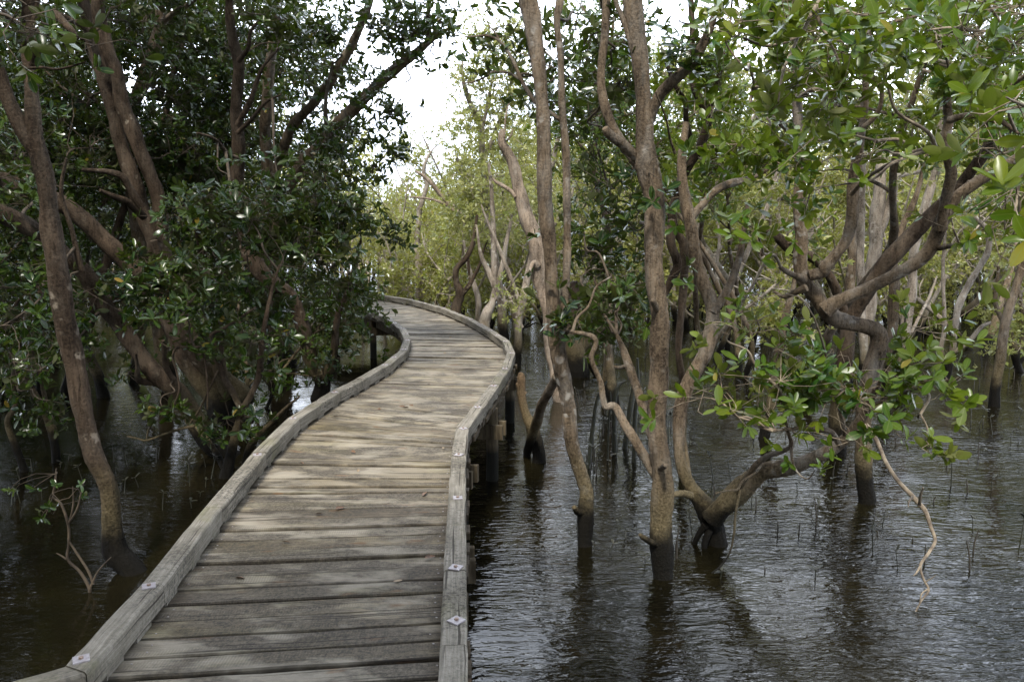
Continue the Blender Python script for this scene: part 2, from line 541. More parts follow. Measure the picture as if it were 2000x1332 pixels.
def tubes_batch(mb, P, Rr, sides=4, mat=0):
    """P (N,K,3), Rr (N,K): many thin twigs at once"""
    N, K, _ = P.shape
    if N == 0:
        return
    T = np.gradient(P, axis=1)
    T /= np.linalg.norm(T, axis=2)[..., None] + 1e-9
    ref = np.eye(3)[np.argmin(np.abs(T.mean(1)), axis=1)][:, None]
    A = np.cross(T, np.broadcast_to(ref, T.shape))
    A /= np.linalg.norm(A, axis=2)[..., None] + 1e-9
    B = np.cross(T, A)
    th = np.arange(sides) * 2 * PI / sides
    V = P[:, :, None] + A[:, :, None] * (np.cos(th)[None, None, :, None] * Rr[:, :, None, None]) + B[:, :, None] * (np.sin(th)[None, None, :, None] * Rr[:, :, None, None])
    base = (np.arange(N) * K * sides)[:, None, None]
    i = (np.arange(K - 1) * sides)[None, :, None]
    j = np.arange(sides)[None, None]
    k = (j + 1) % sides
    F = np.stack([base + i + j, base + i + k, base + i + sides + k, base + i + sides + j], -1).reshape(-1, 4)
    mb.add(V.reshape(-1, 3), F, mat)


def unit(a):
    return a / (np.linalg.norm(a, axis=-1, keepdims=True) + 1e-9)


def leaves(mb, O, D, Nn, L, W, rnd, mat=0, detail=True):
    """O base points, D direction, Nn approx normal, L length, W width"""
    n = len(O)
    if n == 0:
        return
    D = unit(D)
    S = unit(np.cross(D, Nn))
    U = np.cross(S, D)
    L = L[:, None]
    W = W[:, None]
    if detail:
        curl = RNG.normal(-0.06, 0.12, n)[:, None] * L
        fold = RNG.uniform(0.02, 0.24, n)[:, None] * W
        side = RNG.normal(0, 0.05, n)[:, None] * L
        sec = [(0.14, 0.2), (0.38, 0.41), (0.66, 0.48), (0.88, 0.3)]
        cols = [O]
        for a, wq in sec:
            mid = O + D * L * a + U * curl * a * a + S * side * a * a
            cols += [mid, mid + S * W * wq + U * fold * wq * 2, mid - S * W * wq + U * fold * wq * 2]
        cols.append(O + D * L + U * curl + S * side)
        V = np.stack(cols, 1).reshape(-1, 3)          # 14 verts: 0 base, 1+3k mid, 2+3k right, 3+3k left, 13 tip
        u14 = [(.5, 0)]
        for a, wq in sec:
            u14 += [(.5, a), (.5 + wq * .9, a), (.5 - wq * .9, a)]
        U14 = np.array(u14 + [(.5, 1)])
        tr_ = [(0, 2, 1), (0, 1, 3), (11, 13, 10), (10, 13, 12)]
        qd_ = []
        for k in range(3):
            p, q = 1 + 3 * k, 4 + 3 * k
            qd_ += [(p + 1, q + 1, q, p), (p, q, q + 2, p + 2)]
        o = (np.arange(n) * 14)[:, None]
        tri = np.concatenate([o + np.array(f) for f in tr_])
        quad = np.concatenate([o + np.array(f) for f in qd_])
        tu = np.concatenate([np.broadcast_to(U14[list(f)], (n, 3, 2)) for f in tr_])
        qu = np.concatenate([np.broadcast_to(U14[list(f)], (n, 4, 2)) for f in qd_])
        c0 = mb.c
        mb.add(V, tri, mat, np.repeat(rnd, 14), tu)
        # second face set reuses the same verts
        mb.l.append((quad + c0).ravel())
        mb.n.append(np.full(len(quad), 4))
        mb.m.append(np.full(len(quad), mat))
        mb.uv.append(qu.reshape(-1, 2))
    else:
        m = O + D * L * 0.5
        V = np.stack([O, m + S * W * 0.5 + U * W * 0.1, O + D * L - U * L * 0.06, m - S * W * 0.5 + U * W * 0.1], 1).reshape(-1, 3)
        o = (np.arange(n) * 4)[:, None]
        F = o + [0, 1, 2, 3]
        mb.add(V, F, mat, np.repeat(rnd, 4), np.broadcast_to(np.array([[.5, 0], [1, .5], [.5, 1], [0, .5]]), (n, 4, 2)))


def rosettes(mb, C, A, leafL, mat=0, detail=True, kmin=4, kmax=8, tint=0.0):
    """tufts of leaves at twig tips C with axis A"""
    n = len(C)
    if n == 0:
        return
    A = unit(A)
    k = RNG.integers(kmin, kmax + 1, n)
    idx = np.repeat(np.arange(n), k)
    j = np.concatenate([np.arange(q) for q in k]) if n else np.zeros(0)
    a = A[idx]
    ref = np.eye(3)[np.argmin(np.abs(A), axis=1)]
    e1 = unit(np.cross(A, ref))[idx]
    e2 = np.cross(a, e1)
    ph = np.repeat(RNG.uniform(0, 6.28, n), k) + j * 2.4 + RNG.normal(0, 0.3, len(idx))
    tilt = np.clip(RNG.normal(0.95, 0.33, len(idx)), 0.2, 1.6)
    rad = e1 * np.cos(ph)[:, None] + e2 * np.sin(ph)[:, None]
    D = a * np.cos(tilt)[:, None] + rad * np.sin(tilt)[:, None]
    Nn = a * np.sin(tilt)[:, None] - rad * np.cos(tilt)[:, None]
    D[:, 2] -= RNG.uniform(0, 0.25, len(idx))
    Nn = Nn + RNG.normal(0, 0.25, Nn.shape)
    L = leafL * np.clip(RNG.normal(0.88, 0.24, len(idx)), 0.35, 1.4)
    W = L * RNG.uniform(0.36, 0.5, len(idx))
    back = (j / 8.0 * 0.06 * (leafL / 0.08))[:, None]
    O = C[idx] - a * back
    r = np.clip(np.repeat(RNG.beta(2, 2.6, n), k) * 0.75 + RNG.uniform(0, 0.33, len(idx)) - 0.03 + tint, 0, 0.97)
    r = np.where(RNG.random(len(idx)) < 0.008, 1.0, r)
    leaves(mb, O, D, Nn, L, W, r, mat, detail)


def crown_fill(mb, limbs, centres, axis_from, leafL, mat_leaf=0, mat_twig=1, detail=True, ncl=14, tint=0.0, spread=None, twigs=True):
    """centres: rosette points (n,3) clustered; limbs: (m,3) skeleton; grows clumps with twigs back to the limb"""
    pass


def blob(mb, limbs, ctr, rad, leafL, cov=1.2, detail=True, tint=0.0, twigs=True, flat=0.0, droop=0.0):
    """one foliage mass: ctr, rad (rx, ry, rz) in metres; clumps of tufts on twigs that run back to the limb"""
    rx, ry, rz = rad
    area = PI * rx * rz
    n = int(cov * area / (1.1 * leafL ** 2)) + 2
    per = RNG.integers(7, 16)
    nc = max(2, n // per)
    # clump centres inside the ellipsoid, biased to the shell
    q = unit(RNG.normal(size=(nc, 3))) * (RNG.random((nc, 1)) ** 0.45)
    cc = ctr + q * np.array([rx, ry, rz])
    # attachment on the nearest limb point, with some choice
    dm = np.linalg.norm(limbs - ctr, axis=1) * RNG.uniform(0.9, 1.15, len(limbs))
    a0 = limbs[np.argmin(dm)]
    gap = np.linalg.norm(ctr - a0)
    if gap > 0.3 and twigs:
        tq = np.linspace(0, 1, 6)[:, None]
        end = ctr + RNG.normal(0, 0.2, 3) * np.array([rx, ry, rz])
        bp = a0 * (1 - tq) + end * tq + RNG.normal(0, 0.06, (6, 3)) * min(gap, 0.7) * np.array([1, 1, 0.8])
        bp[0] = a0
        bc, _ = tube(mb, bp, np.linspace(min(0.02, 0.006 + 0.008 * gap), 0.004, 6), 6 if detail else 4, 1, 4, 0.05, 0.2)
        limbs = np.vstack([limbs, bc[len(bc) // 3:], bc[len(bc) // 2:]])
    d = np.linalg.norm(limbs[None] - cc[:, None], axis=2) * RNG.uniform(0.8, 1.25, (nc, len(limbs)))
    att = limbs[np.argmin(d, axis=1)]
    dist = np.linalg.norm(att - cc, axis=1)
    cs = RNG.uniform(0.5, 1.1, nc) * max(0.11, 1.9 * leafL) * (1 if detail else 1.5)
    k = RNG.poisson(n / nc, nc) + 1
    idx = np.repeat(np.arange(nc), k)
    off = RNG.normal(0, 1, (len(idx), 3)) * cs[idx][:, None] * np.array([1, 1, 0.75])
    pts = cc[idx] + off
    ax = off / (cs[idx][:, None] + 1e-6) * 0.6 + unit(cc - att)[idx] * 0.5 + np.array([0, 0, 0.75 - droop]) + RNG.normal(0, 0.25, off.shape)
    pts[:, 2] = np.maximum(pts[:, 2], 0.12)
    rosettes(mb, pts, ax, leafL, 0, detail, tint=tint)
    if twigs:
        t = np.linspace(0, 1, 7)[None, :, None]
        bow = RNG.normal(0, 0.13, (nc, 1, 3)) * dist[:, None, None]
        bow2 = RNG.normal(0, 0.05, (nc, 1, 3)) * dist[:, None, None]
        P = att[:, None] * (1 - t) + cc[:, None] * t + bow * np.sin(t * PI) + bow2 * np.sin(t * 3 * PI)
        r0 = np.clip(0.0028 + 0.004 * dist, 0.003, 0.009)
        R = r0[:, None] * np.linspace(1, 0.45, 7)[None] * (1 if detail else 1.7)
        tubes_batch(mb, P, R, 5 if detail else 3, 1)
        if detail:
            t = np.linspace(0, 1, 4)[None, :, None]
            s = cc[idx][:, None]
            e = (pts - unit(ax) * leafL * 0.25)[:, None]
            bow = RNG.normal(0, 0.18, (len(idx), 1, 3)) * np.linalg.norm(off, axis=1)[:, None, None]
            P = s * (1 - t) + e * t + bow * np.sin(t * PI)
            R = np.full((len(idx), 4), 0.0022) * np.array([1.3, 1.1, 0.9, 0.7])
            tubes_batch(mb, P, R, 3, 1)


def empty(name, loc):
    o = bpy.data.objects.new(name, None)
    o.empty_display_size = 0.2
    COL.objects.link(o)
    o.location = loc
    return o


def limb_world(d, pts, dscale=1.0):
    """d: depth or (d0, d1) ; pts: (px, py, width px)"""
    d0, d1 = d if hasattr(d, '__len__') else (d, d)
    p = np.array(pts, float)
    s = np.concatenate([[0], np.cumsum(np.hypot(*np.diff(p[:, :2], axis=0).T))])
    s /= s[-1]
    dd = d0 + (d1 - d0) * s
    P = np.array([at(x, y, q) for (x, y, w), q in zip(p, dd)])
    return P, p[:, 2] * 0.5 * dd / FPX


def tree(name, label, cat, bark, leaf, limbs, blobs=(), leafL=0.092, group=None, detail=True, twig=None, sides=12, dip=True):
    """limbs: [(d, [(x,y,w)...])...] first is the trunk, from the water up; blobs: (x,y,rx,ry,d,rd[,cov[,L[,tint]]])"""
    global RNG
    RNG = np.random.default_rng(zlib.crc32(label.encode()))
    P0, R0 = limb_world(*limbs[0])
    base = P0[0].copy()
    if dip:
        base[2] = 0
    root = tag(empty(name, base), label, cat, group)
    sk = []
    for i, lb in enumerate(limbs):
        P, R = limb_world(*lb[:2])
        if i == 0 and dip:
            dn = P[0].copy()
            k = P[0] - P[1]
            k /= abs(k[2]) + 1e-6
            dn = P[0] + np.clip(k, -0.8, 0.8) * 0.35
            dn[2] = P[0][2] - 0.35
            P = np.vstack([dn, P])
            R = np.concatenate([[R[0] * 1.05], R])
        b = MB()
        big = R.max() > 0.03
        C, r = tube(b, P, R, sides if big else 7, 0, 7 if big else 5)
        sk.append(C)
        me = b.mesh('trunk' if i == 0 else 'branch', [bark], True, base)
        link('trunk' if i == 0 else 'branch', me, root)
    sk = np.vstack(sk)
    if len(blobs):
        b = MB()
        for q in blobs:
            x, y, rx, ry, d, rd = q[:6]
            cov = q[6] if len(q) > 6 else 1.2
            L = q[7] if len(q) > 7 else leafL
            tint = q[8] if len(q) > 8 else 0.0
            c = at(x, y, d)
            blob(b, sk, c, (rx * d / FPX, rd, ry * d / FPX), L, cov, detail, tint)
        link('crown', b.mesh('crown', [leaf, twig or (TWIG_DARK if leaf is LEAF_DARK else TWIG)], True, base), root)
    return root


# =================================================================== THE SETTING
# water: one sheet to the horizon
b = MB()
g = 600.0
b.add([(-g, -g, 0), (g, -g, 0), (g, g, 0), (-g, g, 0)], [(0, 1, 2, 3)])
structure(link('water', b.mesh('water', [WATERM], False)), 'rippled murky tidal water flooding the mangrove forest', 'water')


# ------------------------------------------------------------------ boardwalk
LK = [(-2.25, 0.3), (-2.25, 1.45), (-2.02, 2.2), (-1.52, 2.58), (-1.55, 3.24), (-1.64, 4.19), (-1.72, 5.25), (-1.75, 6.23), (-1.645, 7.26),
      (-1.53, 7.85), (-1.40, 8.71), (-1.345, 9.75), (-1.42, 10.7), (-1.62, 11.75), (-2.02, 13.1), (-2.55, 14.35), (-3.5, 15.6), (-4.8, 16.6)]
RK = [(-0.14, 0.3), (-0.165, 1.5), (-0.185, 2.3), (-0.215, 2.74), (-0.255, 3.38), (-0.31, 4.3), (-0.36, 5.2), (-0.38, 5.92), (-0.29, 6.63),
      (-0.17, 7.62), (-0.07, 8.5), (-0.01, 9.55), (-0.08, 10.55), (-0.31, 11.6), (-0.70, 13.1), (-1.28, 14.8), (-2.1, 16.5), (-3.1, 17.9)]


def dense(P, per=12):
    return catmull(np.array(P, float), per)


def build_boardwalk():
    root = tag(empty('boardwalk', (-0.9, 5.0, 0)), 'weathered grey timber boardwalk with low kerbs curving through the flooded trees', 'boardwalk')
    org = np.array([-0.9, 5.0, 0])
    # matched stations: left and right knots correspond
    Lk, Rk = np.array(LK), np.array(RK)
    Ld = np.vstack([Lk[:3], dense(Lk[3:])])
    Rd = np.vstack([Rk[:3], dense(Rk[3:])])
    M = 0.5 * (Ld + Rd)
    s = np.concatenate([[0], np.cumsum(np.linalg.norm(np.diff(M, axis=0), axis=1))])
    pitch, gap = 0.142, 0.006
    n = int(s[-1] / pitch)
    b = MB()
    for i in range(n):
        ss = [i * pitch + gap * RNG.uniform(0.2, 0.8), (i + 1) * pitch - gap * RNG.uniform(0.15, 0.6)]
        ends = []
        for q in ss:
            ends.append((np.array([np.interp(q, s, Ld[:, 0]), np.interp(q, s, Ld[:, 1])]), np.array([np.interp(q, s, Rd[:, 0]), np.interp(q, s, Rd[:, 1])])))
        zo = RNG.normal(0, 0.0022)
        tilt = RNG.normal(0, 0.003)
        K = 12
        ext = 0.055
        rows = []
        tt = np.linspace(0, 1, K)
        sag = RNG.normal(0, 0.002) * np.sin(tt * PI) + RNG.normal(0, 0.0012, K)
        el, er = RNG.normal(0, 0.01, 2)
        wavy = np.cumsum(RNG.normal(0, 0.0007, (2, K)), axis=1)
        ring = []
        for e in (0, 1):
            a, c = ends[e]
            u = (c - a) / np.linalg.norm(c - a)
            a2, c2 = a - u * (ext + el), c + u * (ext + er)
            ring.append(a2[None] * (1 - tt[:, None]) + c2[None] * tt[:, None])
        nv = ring[1] - ring[0]
        wid = np.linalg.norm(nv, axis=1)
        nv = nv / wid[:, None]
        ch = 0.006
        top = DECK + zo + sag
        f = ring[0] + nv * wavy[0][:, None]
        k = ring[1] + nv * wavy[1][:, None]
        i2 = 0.011
        prof = [(f, top - 0.040), (f, top - ch - tilt), (f + nv * ch, top - tilt), (f + nv * i2, top - tilt * 0.8), (k - nv * i2, top + tilt * 0.8), (k - nv * ch, top + tilt), (k, top - ch + tilt), (k, top - 0.040)]
        V = np.stack([np.column_stack([p, z]) for p, z in prof], 1)  # (K,6,3)
        length = np.linalg.norm(ring[0][-1] - ring[0][0])
        uo, vo = RNG.uniform(0, 50), RNG.uniform(0, 50)
        fu = uo + tt * length
        fv = vo + np.array([-0.03, 0, 0.004, 0.017, 0.123, 0.136, 0.14, 0.17])
        idx = np.arange(K * 8).reshape(K, 8)
        F, UVs = [], []
        for a in range(K - 1):
            for p in range(8):
                p2 = (p + 1) % 8
                F.append((idx[a, p], idx[a + 1, p], idx[a + 1, p2], idx[a, p2]))
                UVs.append([(fu[a], fv[p]), (fu[a + 1], fv[p]), (fu[a + 1], fv[p2]), (fu[a], fv[p2])])
        edge = np.clip(1 - np.minimum(tt, 1 - tt) * length / 0.34, 0, 1)
        b.add(V.reshape(-1, 3), np.array(F)[:, ::-1], 0, RNG.random(), np.array(UVs)[:, ::-1], np.repeat(edge, 8) + 1e-4, np.tile([1, 1, 1, 0, 0, 1, 1, 1.0], K))
        for q in (0.10, 0.14, length - 0.14, length - 0.10) if length < 1.9 else ():
            qa = (ring[0][0] * (1 - q / length) + ring[0][-1] * q / length)
            for w_ in (0.3, 0.7):
                pz = qa + nv[0] * wid[0] * w_ + RNG.normal(0, 0.006, 2)
                if abs(q - length / 2) > length / 2 - 0.12:
                    continue
                cyl(b, (pz[0], pz[1], top[0] + 0.0002), 0.0048, 0.0016, 1)
        for e in (0, K - 1):
            b.add(V[e], np.array([list(range(8))]), 0, RNG.random(), None, np.full(8, 1.0), np.ones(8))
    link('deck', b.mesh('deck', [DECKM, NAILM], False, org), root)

    # kerbs: straight timbers on packers, lapped at bolted joints
    def kerb(knots, plates):
        K = np.array(knots)
        for a in range(len(K) - 1):
            p, q = K[a], K[a + 1]
            d = (q - p)
            L = np.linalg.norm(d)
            d /= L
            nn = np.array([-d[1], d[0]])
            # mitre with neighbours
            def mit(i):
                if i == 0 or i == len(K) - 1:
                    return nn
                d0 = K[i] - K[i - 1]
                d1 = K[i + 1] - K[i]
                tt = d0 / np.linalg.norm(d0) + d1 / np.linalg.norm(d1)
                tt /= np.linalg.norm(tt)
                m = np.array([-tt[1], tt[0]])
                return m / max(0.4, m.dot(nn))
            m0, m1 = mit(a), mit(a + 1)
            hw = 0.05
            z0, z1 = DECK + 0.028, DECK + 0.122 + RNG.normal(0, 0.002)
            ch = 0.008
            g = 0.0025
            prof = [(-hw, z0), (-hw, z1 - ch), (-hw + ch, z1), (hw - ch, z1), (hw, z1 - ch), (hw, z0)]
            S = 9
            V, tt = [], np.linspace(0, 1, S)
            for t in tt:
                c = p + d * (g + (L - 2 * g) * t)
                m = m0 * (1 - t) + m1 * t if False else (m0 if t == 0 else m1 if t == 1 else nn)
                jit = RNG.normal(0, 0.0016, (6, 2)) if 0 < t < 1 else np.zeros((6, 2))
                for (w, z), jj in zip(prof, jit):
                    xy = c + m * (w + jj[0])
                    V.append((xy[0], xy[1], z + jj[1]))
            idx = np.arange(S * 6).reshape(S, 6)
            F, UV = [], []
            uo, vo = RNG.uniform(0, 40), RNG.uniform(0, 40)
            fv = vo + np.array([0, 0.09, 0.1, 0.19, 0.2, 0.29])
            for i in range(S - 1):
                for k in range(6):
                    k2 = (k + 1) % 6
                    F.append((idx[i, k], idx[i, k2], idx[i + 1, k2], idx[i + 1, k]))
                    u0, u1 = uo + L * tt[i], uo + L * tt[i + 1]
                    va, vb = fv[k], (fv[k2] if k2 else fv[5] + 0.1)
                    UV.append([(u0, va), (u0, vb), (u1, vb), (u1, va)])
            bb = MB()
            bb.add(V, np.array(F)[:, ::-1], 0, None, np.array(UV)[:, ::-1])
            bb.add(V[:6], np.array([[5, 4, 3, 2, 1, 0]])[:, ::-1])
            bb.add(V[-6:], np.array([[0, 1, 2, 3, 4, 5]])[:, ::-1])
            beam = link('kerb_beam', bb.mesh('kerb_beam', [KERBM], False, org), root)
            # packers under the timber
            for t in (0.12, 0.5, 0.88) if L > 0.7 else (0.3, 0.7):
                c = p + d * L * t
                pk = MB()
                box(pk, c, d, 0.07, 0.043, DECK - 0.002, DECK + 0.0275)
                link('packer', pk.mesh('packer', [KERBM], False, org), beam)
            for yy in plates:
                if not (min(p[1], q[1]) <= yy < max(p[1], q[1])):
                    continue
                t = (yy - p[1]) / (q[1] - p[1])
                c = p + d * L * t + nn * RNG.normal(0, 0.006)
                r = RNG.uniform(-0.6, 0.9)
                dd = np.array([d[0] * math.cos(r) - d[1] * math.sin(r), d[0] * math.sin(r) + d[1] * math.cos(r)])
                pl = MB()
                box(pl, c, dd, 0.027, 0.027, z1 + 0.0005, z1 + 0.0055, 0.0015)
                cyl(pl, (c[0], c[1], z1 + 0.0058), 0.009, 0.006, 1)
                link('bolt_plate', pl.mesh('bolt_plate', [PLATEM, RUSTM], False, org), beam)

    kerb(LK, (0.9, 2.64, 3.22, 5.2, 6.2, 7.22, 8.66, 9.2, 9.8, 10.6, 11.2, 11.8, 12.5, 13.1, 13.8, 14.9))
    kerb(RK, (0.7, 1.6, 2.40, 2.92, 3.40, 4.35, 5.2, 5.9, 6.6, 7.55, 8.45, 9.5, 10.5, 11.1, 11.6, 12.3, 13.0, 13.9, 14.8, 15.7, 16.5))
    # joists under the deck edge, bearers and posts
    for knots, inn in ((LK, 0.10), (RK, -0.10)):
        bb = MB()
        K = np.array(knots)
        for a in range(len(K) - 1):
            p, q = K[a] + [inn, 0], K[a + 1] + [inn, 0]
            d = q - p
            L = np.linalg.norm(d)
            d /= L
            box(bb, (p + q) / 2, d, L / 2 + 0.01, 0.024, DECK - 0.185, DECK - 0.045)
        link('joist', bb.mesh('joist', [POSTM], False, org), root)
    for i in (3, 5, 7, 9, 11, 13, 15, 16):
        l, r = np.array(LK[i]), np.array(RK[i])
        if i == 9:
            l, r = l + [0, -0.3], r + [0, -0.3]
        u = (r - l) / np.linalg.norm(r - l)
        w = np.array([-u[1], u[0]])
        bb = MB()
        L = np.linalg.norm(r - l)
        for sgn in (-1, 1):
            box(bb, (l + r) / 2 + w * 0.085 * sgn, u, L / 2 + 0.10, 0.023, DECK - 0.325, DECK - 0.19)
        link('bearer', bb.mesh('bearer', [POSTM], False, org), root)
        for e in (l + u * 0.02, r - u * 0.02):
            pb = MB()
            tube(pb, [(e[0], e[1], -0.5), (e[0], e[1], 0.0), (e[0] + 0.004, e[1], 0.3), (e[0], e[1], DECK - 0.05)], [0.06, 0.06, 0.058, 0.056], 14, 0, 5, 0.015, 0.03)
            link('post', pb.mesh('post', [POSTM], True, org), root)
    return root


def box(mb, c, d, hl, hw, z0, z1, bev=0.004, mat=0):
    d = np.asarray(d, float)
    n = np.array([-d[1], d[0]])
    c = np.asarray(c, float)
    V = []
    for z, k in ((z0, 0.0), (z1 - bev, 0.0), (z1, bev)):
        for sx, sy in ((-1, -1), (1, -1), (1, 1), (-1, 1)):
            p = c + d * sx * (hl - k) + n * sy * (hw - k)
            V.append((p[0], p[1], z))
    F = [(3, 2, 1, 0), (8, 9, 10, 11)]
    for o in (0, 4):
        for k in range(4):
            k2 = (k + 1) % 4
            F.append((o + k, o + k2, o + 4 + k2, o + 4 + k))
    uv = []
    for f in F:
        uv.append([((V[i][0] - c[0]) * d[0] + (V[i][1] - c[1]) * d[1] + c[0] * 3, (V[i][0] - c[0]) * n[0] + (V[i][1] - c[1]) * n[1] + V[i][2]) for i in f])
    mb.add(V, F, mat, None, uv)


def cyl(mb, c, r, h, mat=0, n=6):
    th = np.arange(n) * 2 * PI / n
    lo = np.column_stack([c[0] + r * np.cos(th), c[1] + r * np.sin(th), np.full(n, c[2])])
    hi = lo + [0, 0, h]
    a = np.arange(n)
    mb.add(np.vstack([lo, hi]), np.stack([a, (a + 1) % n, n + (a + 1) % n, n + a], -1), mat)
    mb.add(hi, a[None], mat)


build_boardwalk()

# =================================================================== NEAR TREES, LEFT SIDE
BIG = 'mangrove_tree'
# slim leaning stem in the left foreground
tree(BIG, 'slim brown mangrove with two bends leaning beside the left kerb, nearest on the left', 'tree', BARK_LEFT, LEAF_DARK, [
    (5.3, [(280, 1150, 50), (258, 1110, 48), (228, 1075, 46), (216, 1020, 37), (212, 965, 33), (205, 935, 36), (188, 895, 38), (170, 830, 37), (150, 750, 37),
           (134, 660, 38), (124, 580, 41), (106, 500, 41), (96, 440, 38), (94, 400, 32), (88, 340, 31), (76, 295, 33), (66, 250, 30), (62, 205, 27), (56, 130, 24), (54, 60, 23), (58, 0, 20), (70, -120, 18), (60, -300, 12)]),
    ((5.3, 5.1), [(80, 310, 30), (58, 275, 28), (30, 225, 27), (8, 180, 25), (-15, 110, 23), (-40, 0, 20), (-60, -200, 14)]),
    ((5.3, 5.0), [(56, 100, 14), (40, 70, 12), (20, 40, 9), (5, 22, 6)]),
    ((5.3, 5.2), [(60, 60, 12), (72, 20, 9), (80, -60, 7)]),
    ((5.2, 4.9), [(48, 135, 6), (80, 132, 5), (110, 136, 5), (140, 130, 4), (166, 122, 3)]),
    ((5.3, 4.9), [(64, 130, 18), (95, 30, 14), (135, 55, 12), (150, 75, 9)]),
], [(95, 95, 60, 50, 4.8, .25, .9, .1, .1), (40, 30, 60, 45, 4.6, .25, .9, .1), (150, 80, 40, 50, 5.0, .25, .5, .1), (20, -120, 200, 110, 5.2, .5, 1.0), (100, -430, 260, 150, 5.6, .9, 1.2), (380, -470, 260, 160, 6.4, 1.0, 1.2),  # last two masses here hang above view, added to shade the left bank
    (150, -200, 160, 120, 5.0, .5, .9)])

# crossing limbs rising to the left edge
tree(BIG, 'dark brown mangrove leaning hard left behind the slim stem, its foot near the left kerb', 'tree', BARK_LEFT, LEAF_DARK, [
    ((8.2, 6.9), [(432, 878, 44), (408, 858, 42), (385, 830, 37), (366, 800, 36), (345, 762, 36), (315, 737, 36), (282, 706, 34), (252, 664, 32), (220, 617, 30),
                  (192, 580, 30), (166, 535, 32), (122, 497, 33), (70, 452, 34), (20, 425, 34), (-40, 400, 30), (-120, 350, 24)]),
    ((8.0, 7.6), [(330, 750, 16), (300, 746, 18), (272, 742, 14), (268, 715, 8), (265, 690, 5)]),
    ((7.8, 7.5), [(345, 750, 12), (325, 720, 12), (322, 690, 11), (318, 665, 8)]),
    ((7.2, 7.0), [(160, 530, 12), (140, 450, 10), (120, 380, 8), (130, 310, 5)]),
], [(60, 600, 80, 110, 6.9, .6, 1.3), (60, 720, 55, 40, 6.8, .4, .8), (50, 280, 80, 130, 9.2, .7, 1.0), (200, 560, 70, 70, 7.6, .5, 1.0),
    (330, 800, 38, 30, 7.4, .2, 1.3), (-60, 450, 120, 200, 6.8, .6, 1.1), (240, 720, 30, 50, 7.8, .25, .6), (20, 660, 60, 70, 6.3, .4, 1.0)])

tree(BIG, 'thick dark mangrove with an arching limb that crosses the slim left stem', 'tree', BARK_LEFT, LEAF_DARK, [
    ((9.6, 8.6), [(452, 818, 66), (430, 790, 60), (404, 750, 52), (380, 715, 46), (352, 668, 40), (318, 600, 36), (270, 532, 34), (238, 503, 33), (210, 476, 34), (176, 440, 34), (140, 412, 34), (115, 398, 33), (74, 378, 34), (30, 358, 34), (0, 345, 34), (-60, 320, 30)]),
    ((9.6, 9.0), [(455, 800, 34), (478, 778, 32), (440, 740, 30), (402, 718, 30), (372, 690, 26), (345, 640, 22), (330, 560, 18), (300, 470, 14)]),
    ((9.5, 8.8), [(440, 790, 26), (428, 700, 24), (420, 610, 20), (400, 520, 16), (380, 420, 12)]),
], [(350, 590, 110, 90, 8.4, .7, 1.4), (420, 480, 120, 140, 8.3, .8, 1.3), (280, 560, 80, 70, 8.0, .5, 1.2), (180, 300, 90, 130, 10.6, .8, 1.0), (470, 620, 110, 70, 8.8, .5, 1.2)])

# twin stem
tree(BIG, 'tall dark twin-stemmed mangrove rising side by side through the left canopy', 'tree', BARK_LEFT, LEAF_DARK, [
    ((10.4, 9.6), [(430, 795, 40), (395, 700, 37), (345, 600, 34), (312, 520, 32), (297, 466, 30), (281, 420, 29), (266, 367, 29), (246, 315, 28), (228, 245, 27), (212, 182, 27), (200, 140, 27), (182, 88, 24), (166, 20, 21), (150, -80, 18), (120, -250, 13)]),
    ((10.2, 9.4), [(330, 560, 29), (318, 460, 27), (308, 385, 26), (290, 330, 27), (268, 282, 27), (243, 212, 26), (229, 150, 26), (212, 105, 26), (195, 40, 24), (192, 0, 21), (205, -120, 18), (230, -280, 11)]),
    ((9.7, 9.3), [(276, 405, 16), (255, 370, 14), (237, 345, 12), (205, 335, 10), (160, 332, 7)]),
    ((9.8, 9.3), [(282, 425, 14), (250, 395, 14), (225, 385, 11), (195, 372, 7)]),
    ((9.7, 9.2), [(195, 130, 13), (170, 60, 11), (140, 40, 10), (100, 20, 7)]),
], [(250, 60, 130, 110, 11, .7, 1.0), (330, 170, 120, 120, 11.2, .8, 1.0), (120, 200, 120, 110, 11, .8, 1.0), (200, -140, 240, 130, 9.8, 1.2, 1.2), (360, 300, 90, 100, 11, .8, 1.1), (230, 0, 50, 30, 9.2, .3, .5)])

tree(BIG, 'grey leaning mangrove stem in the upper left, slanting out from behind the twin stems', 'tree', BARK_GREY, LEAF_DARK, [
    ((12, 11), [(330, 738, 30), (300, 600, 28), (270, 450, 26), (255, 330, 25), (258, 225, 23), (268, 182, 23), (285, 140, 23), (304, 88, 22), (313, 35, 19), (311, -10, 18), (320, -150, 14), (300, -320, 8)]),
    ((11.2, 10.8), [(318, 42, 12), (345, 22, 10), (372, 7, 8), (400, -20, 5)]),
    ((11.5, 11), [(262, 280, 9), (225, 240, 8), (180, 190, 6), (130, 160, 4)]),
    ((11.5, 11), [(255, 320, 10), (215, 268, 9), (175, 215, 8), (120, 170, 5), (90, 140, 3)]),
], [(370, 60, 90, 80, 12.6, .8, 1.0), (100, 280, 90, 90, 12.5, .8, .9), (300, -150, 200, 120, 12, 1.2, 1.1), (420, 200, 90, 110, 12.4, .8, 1.0)])

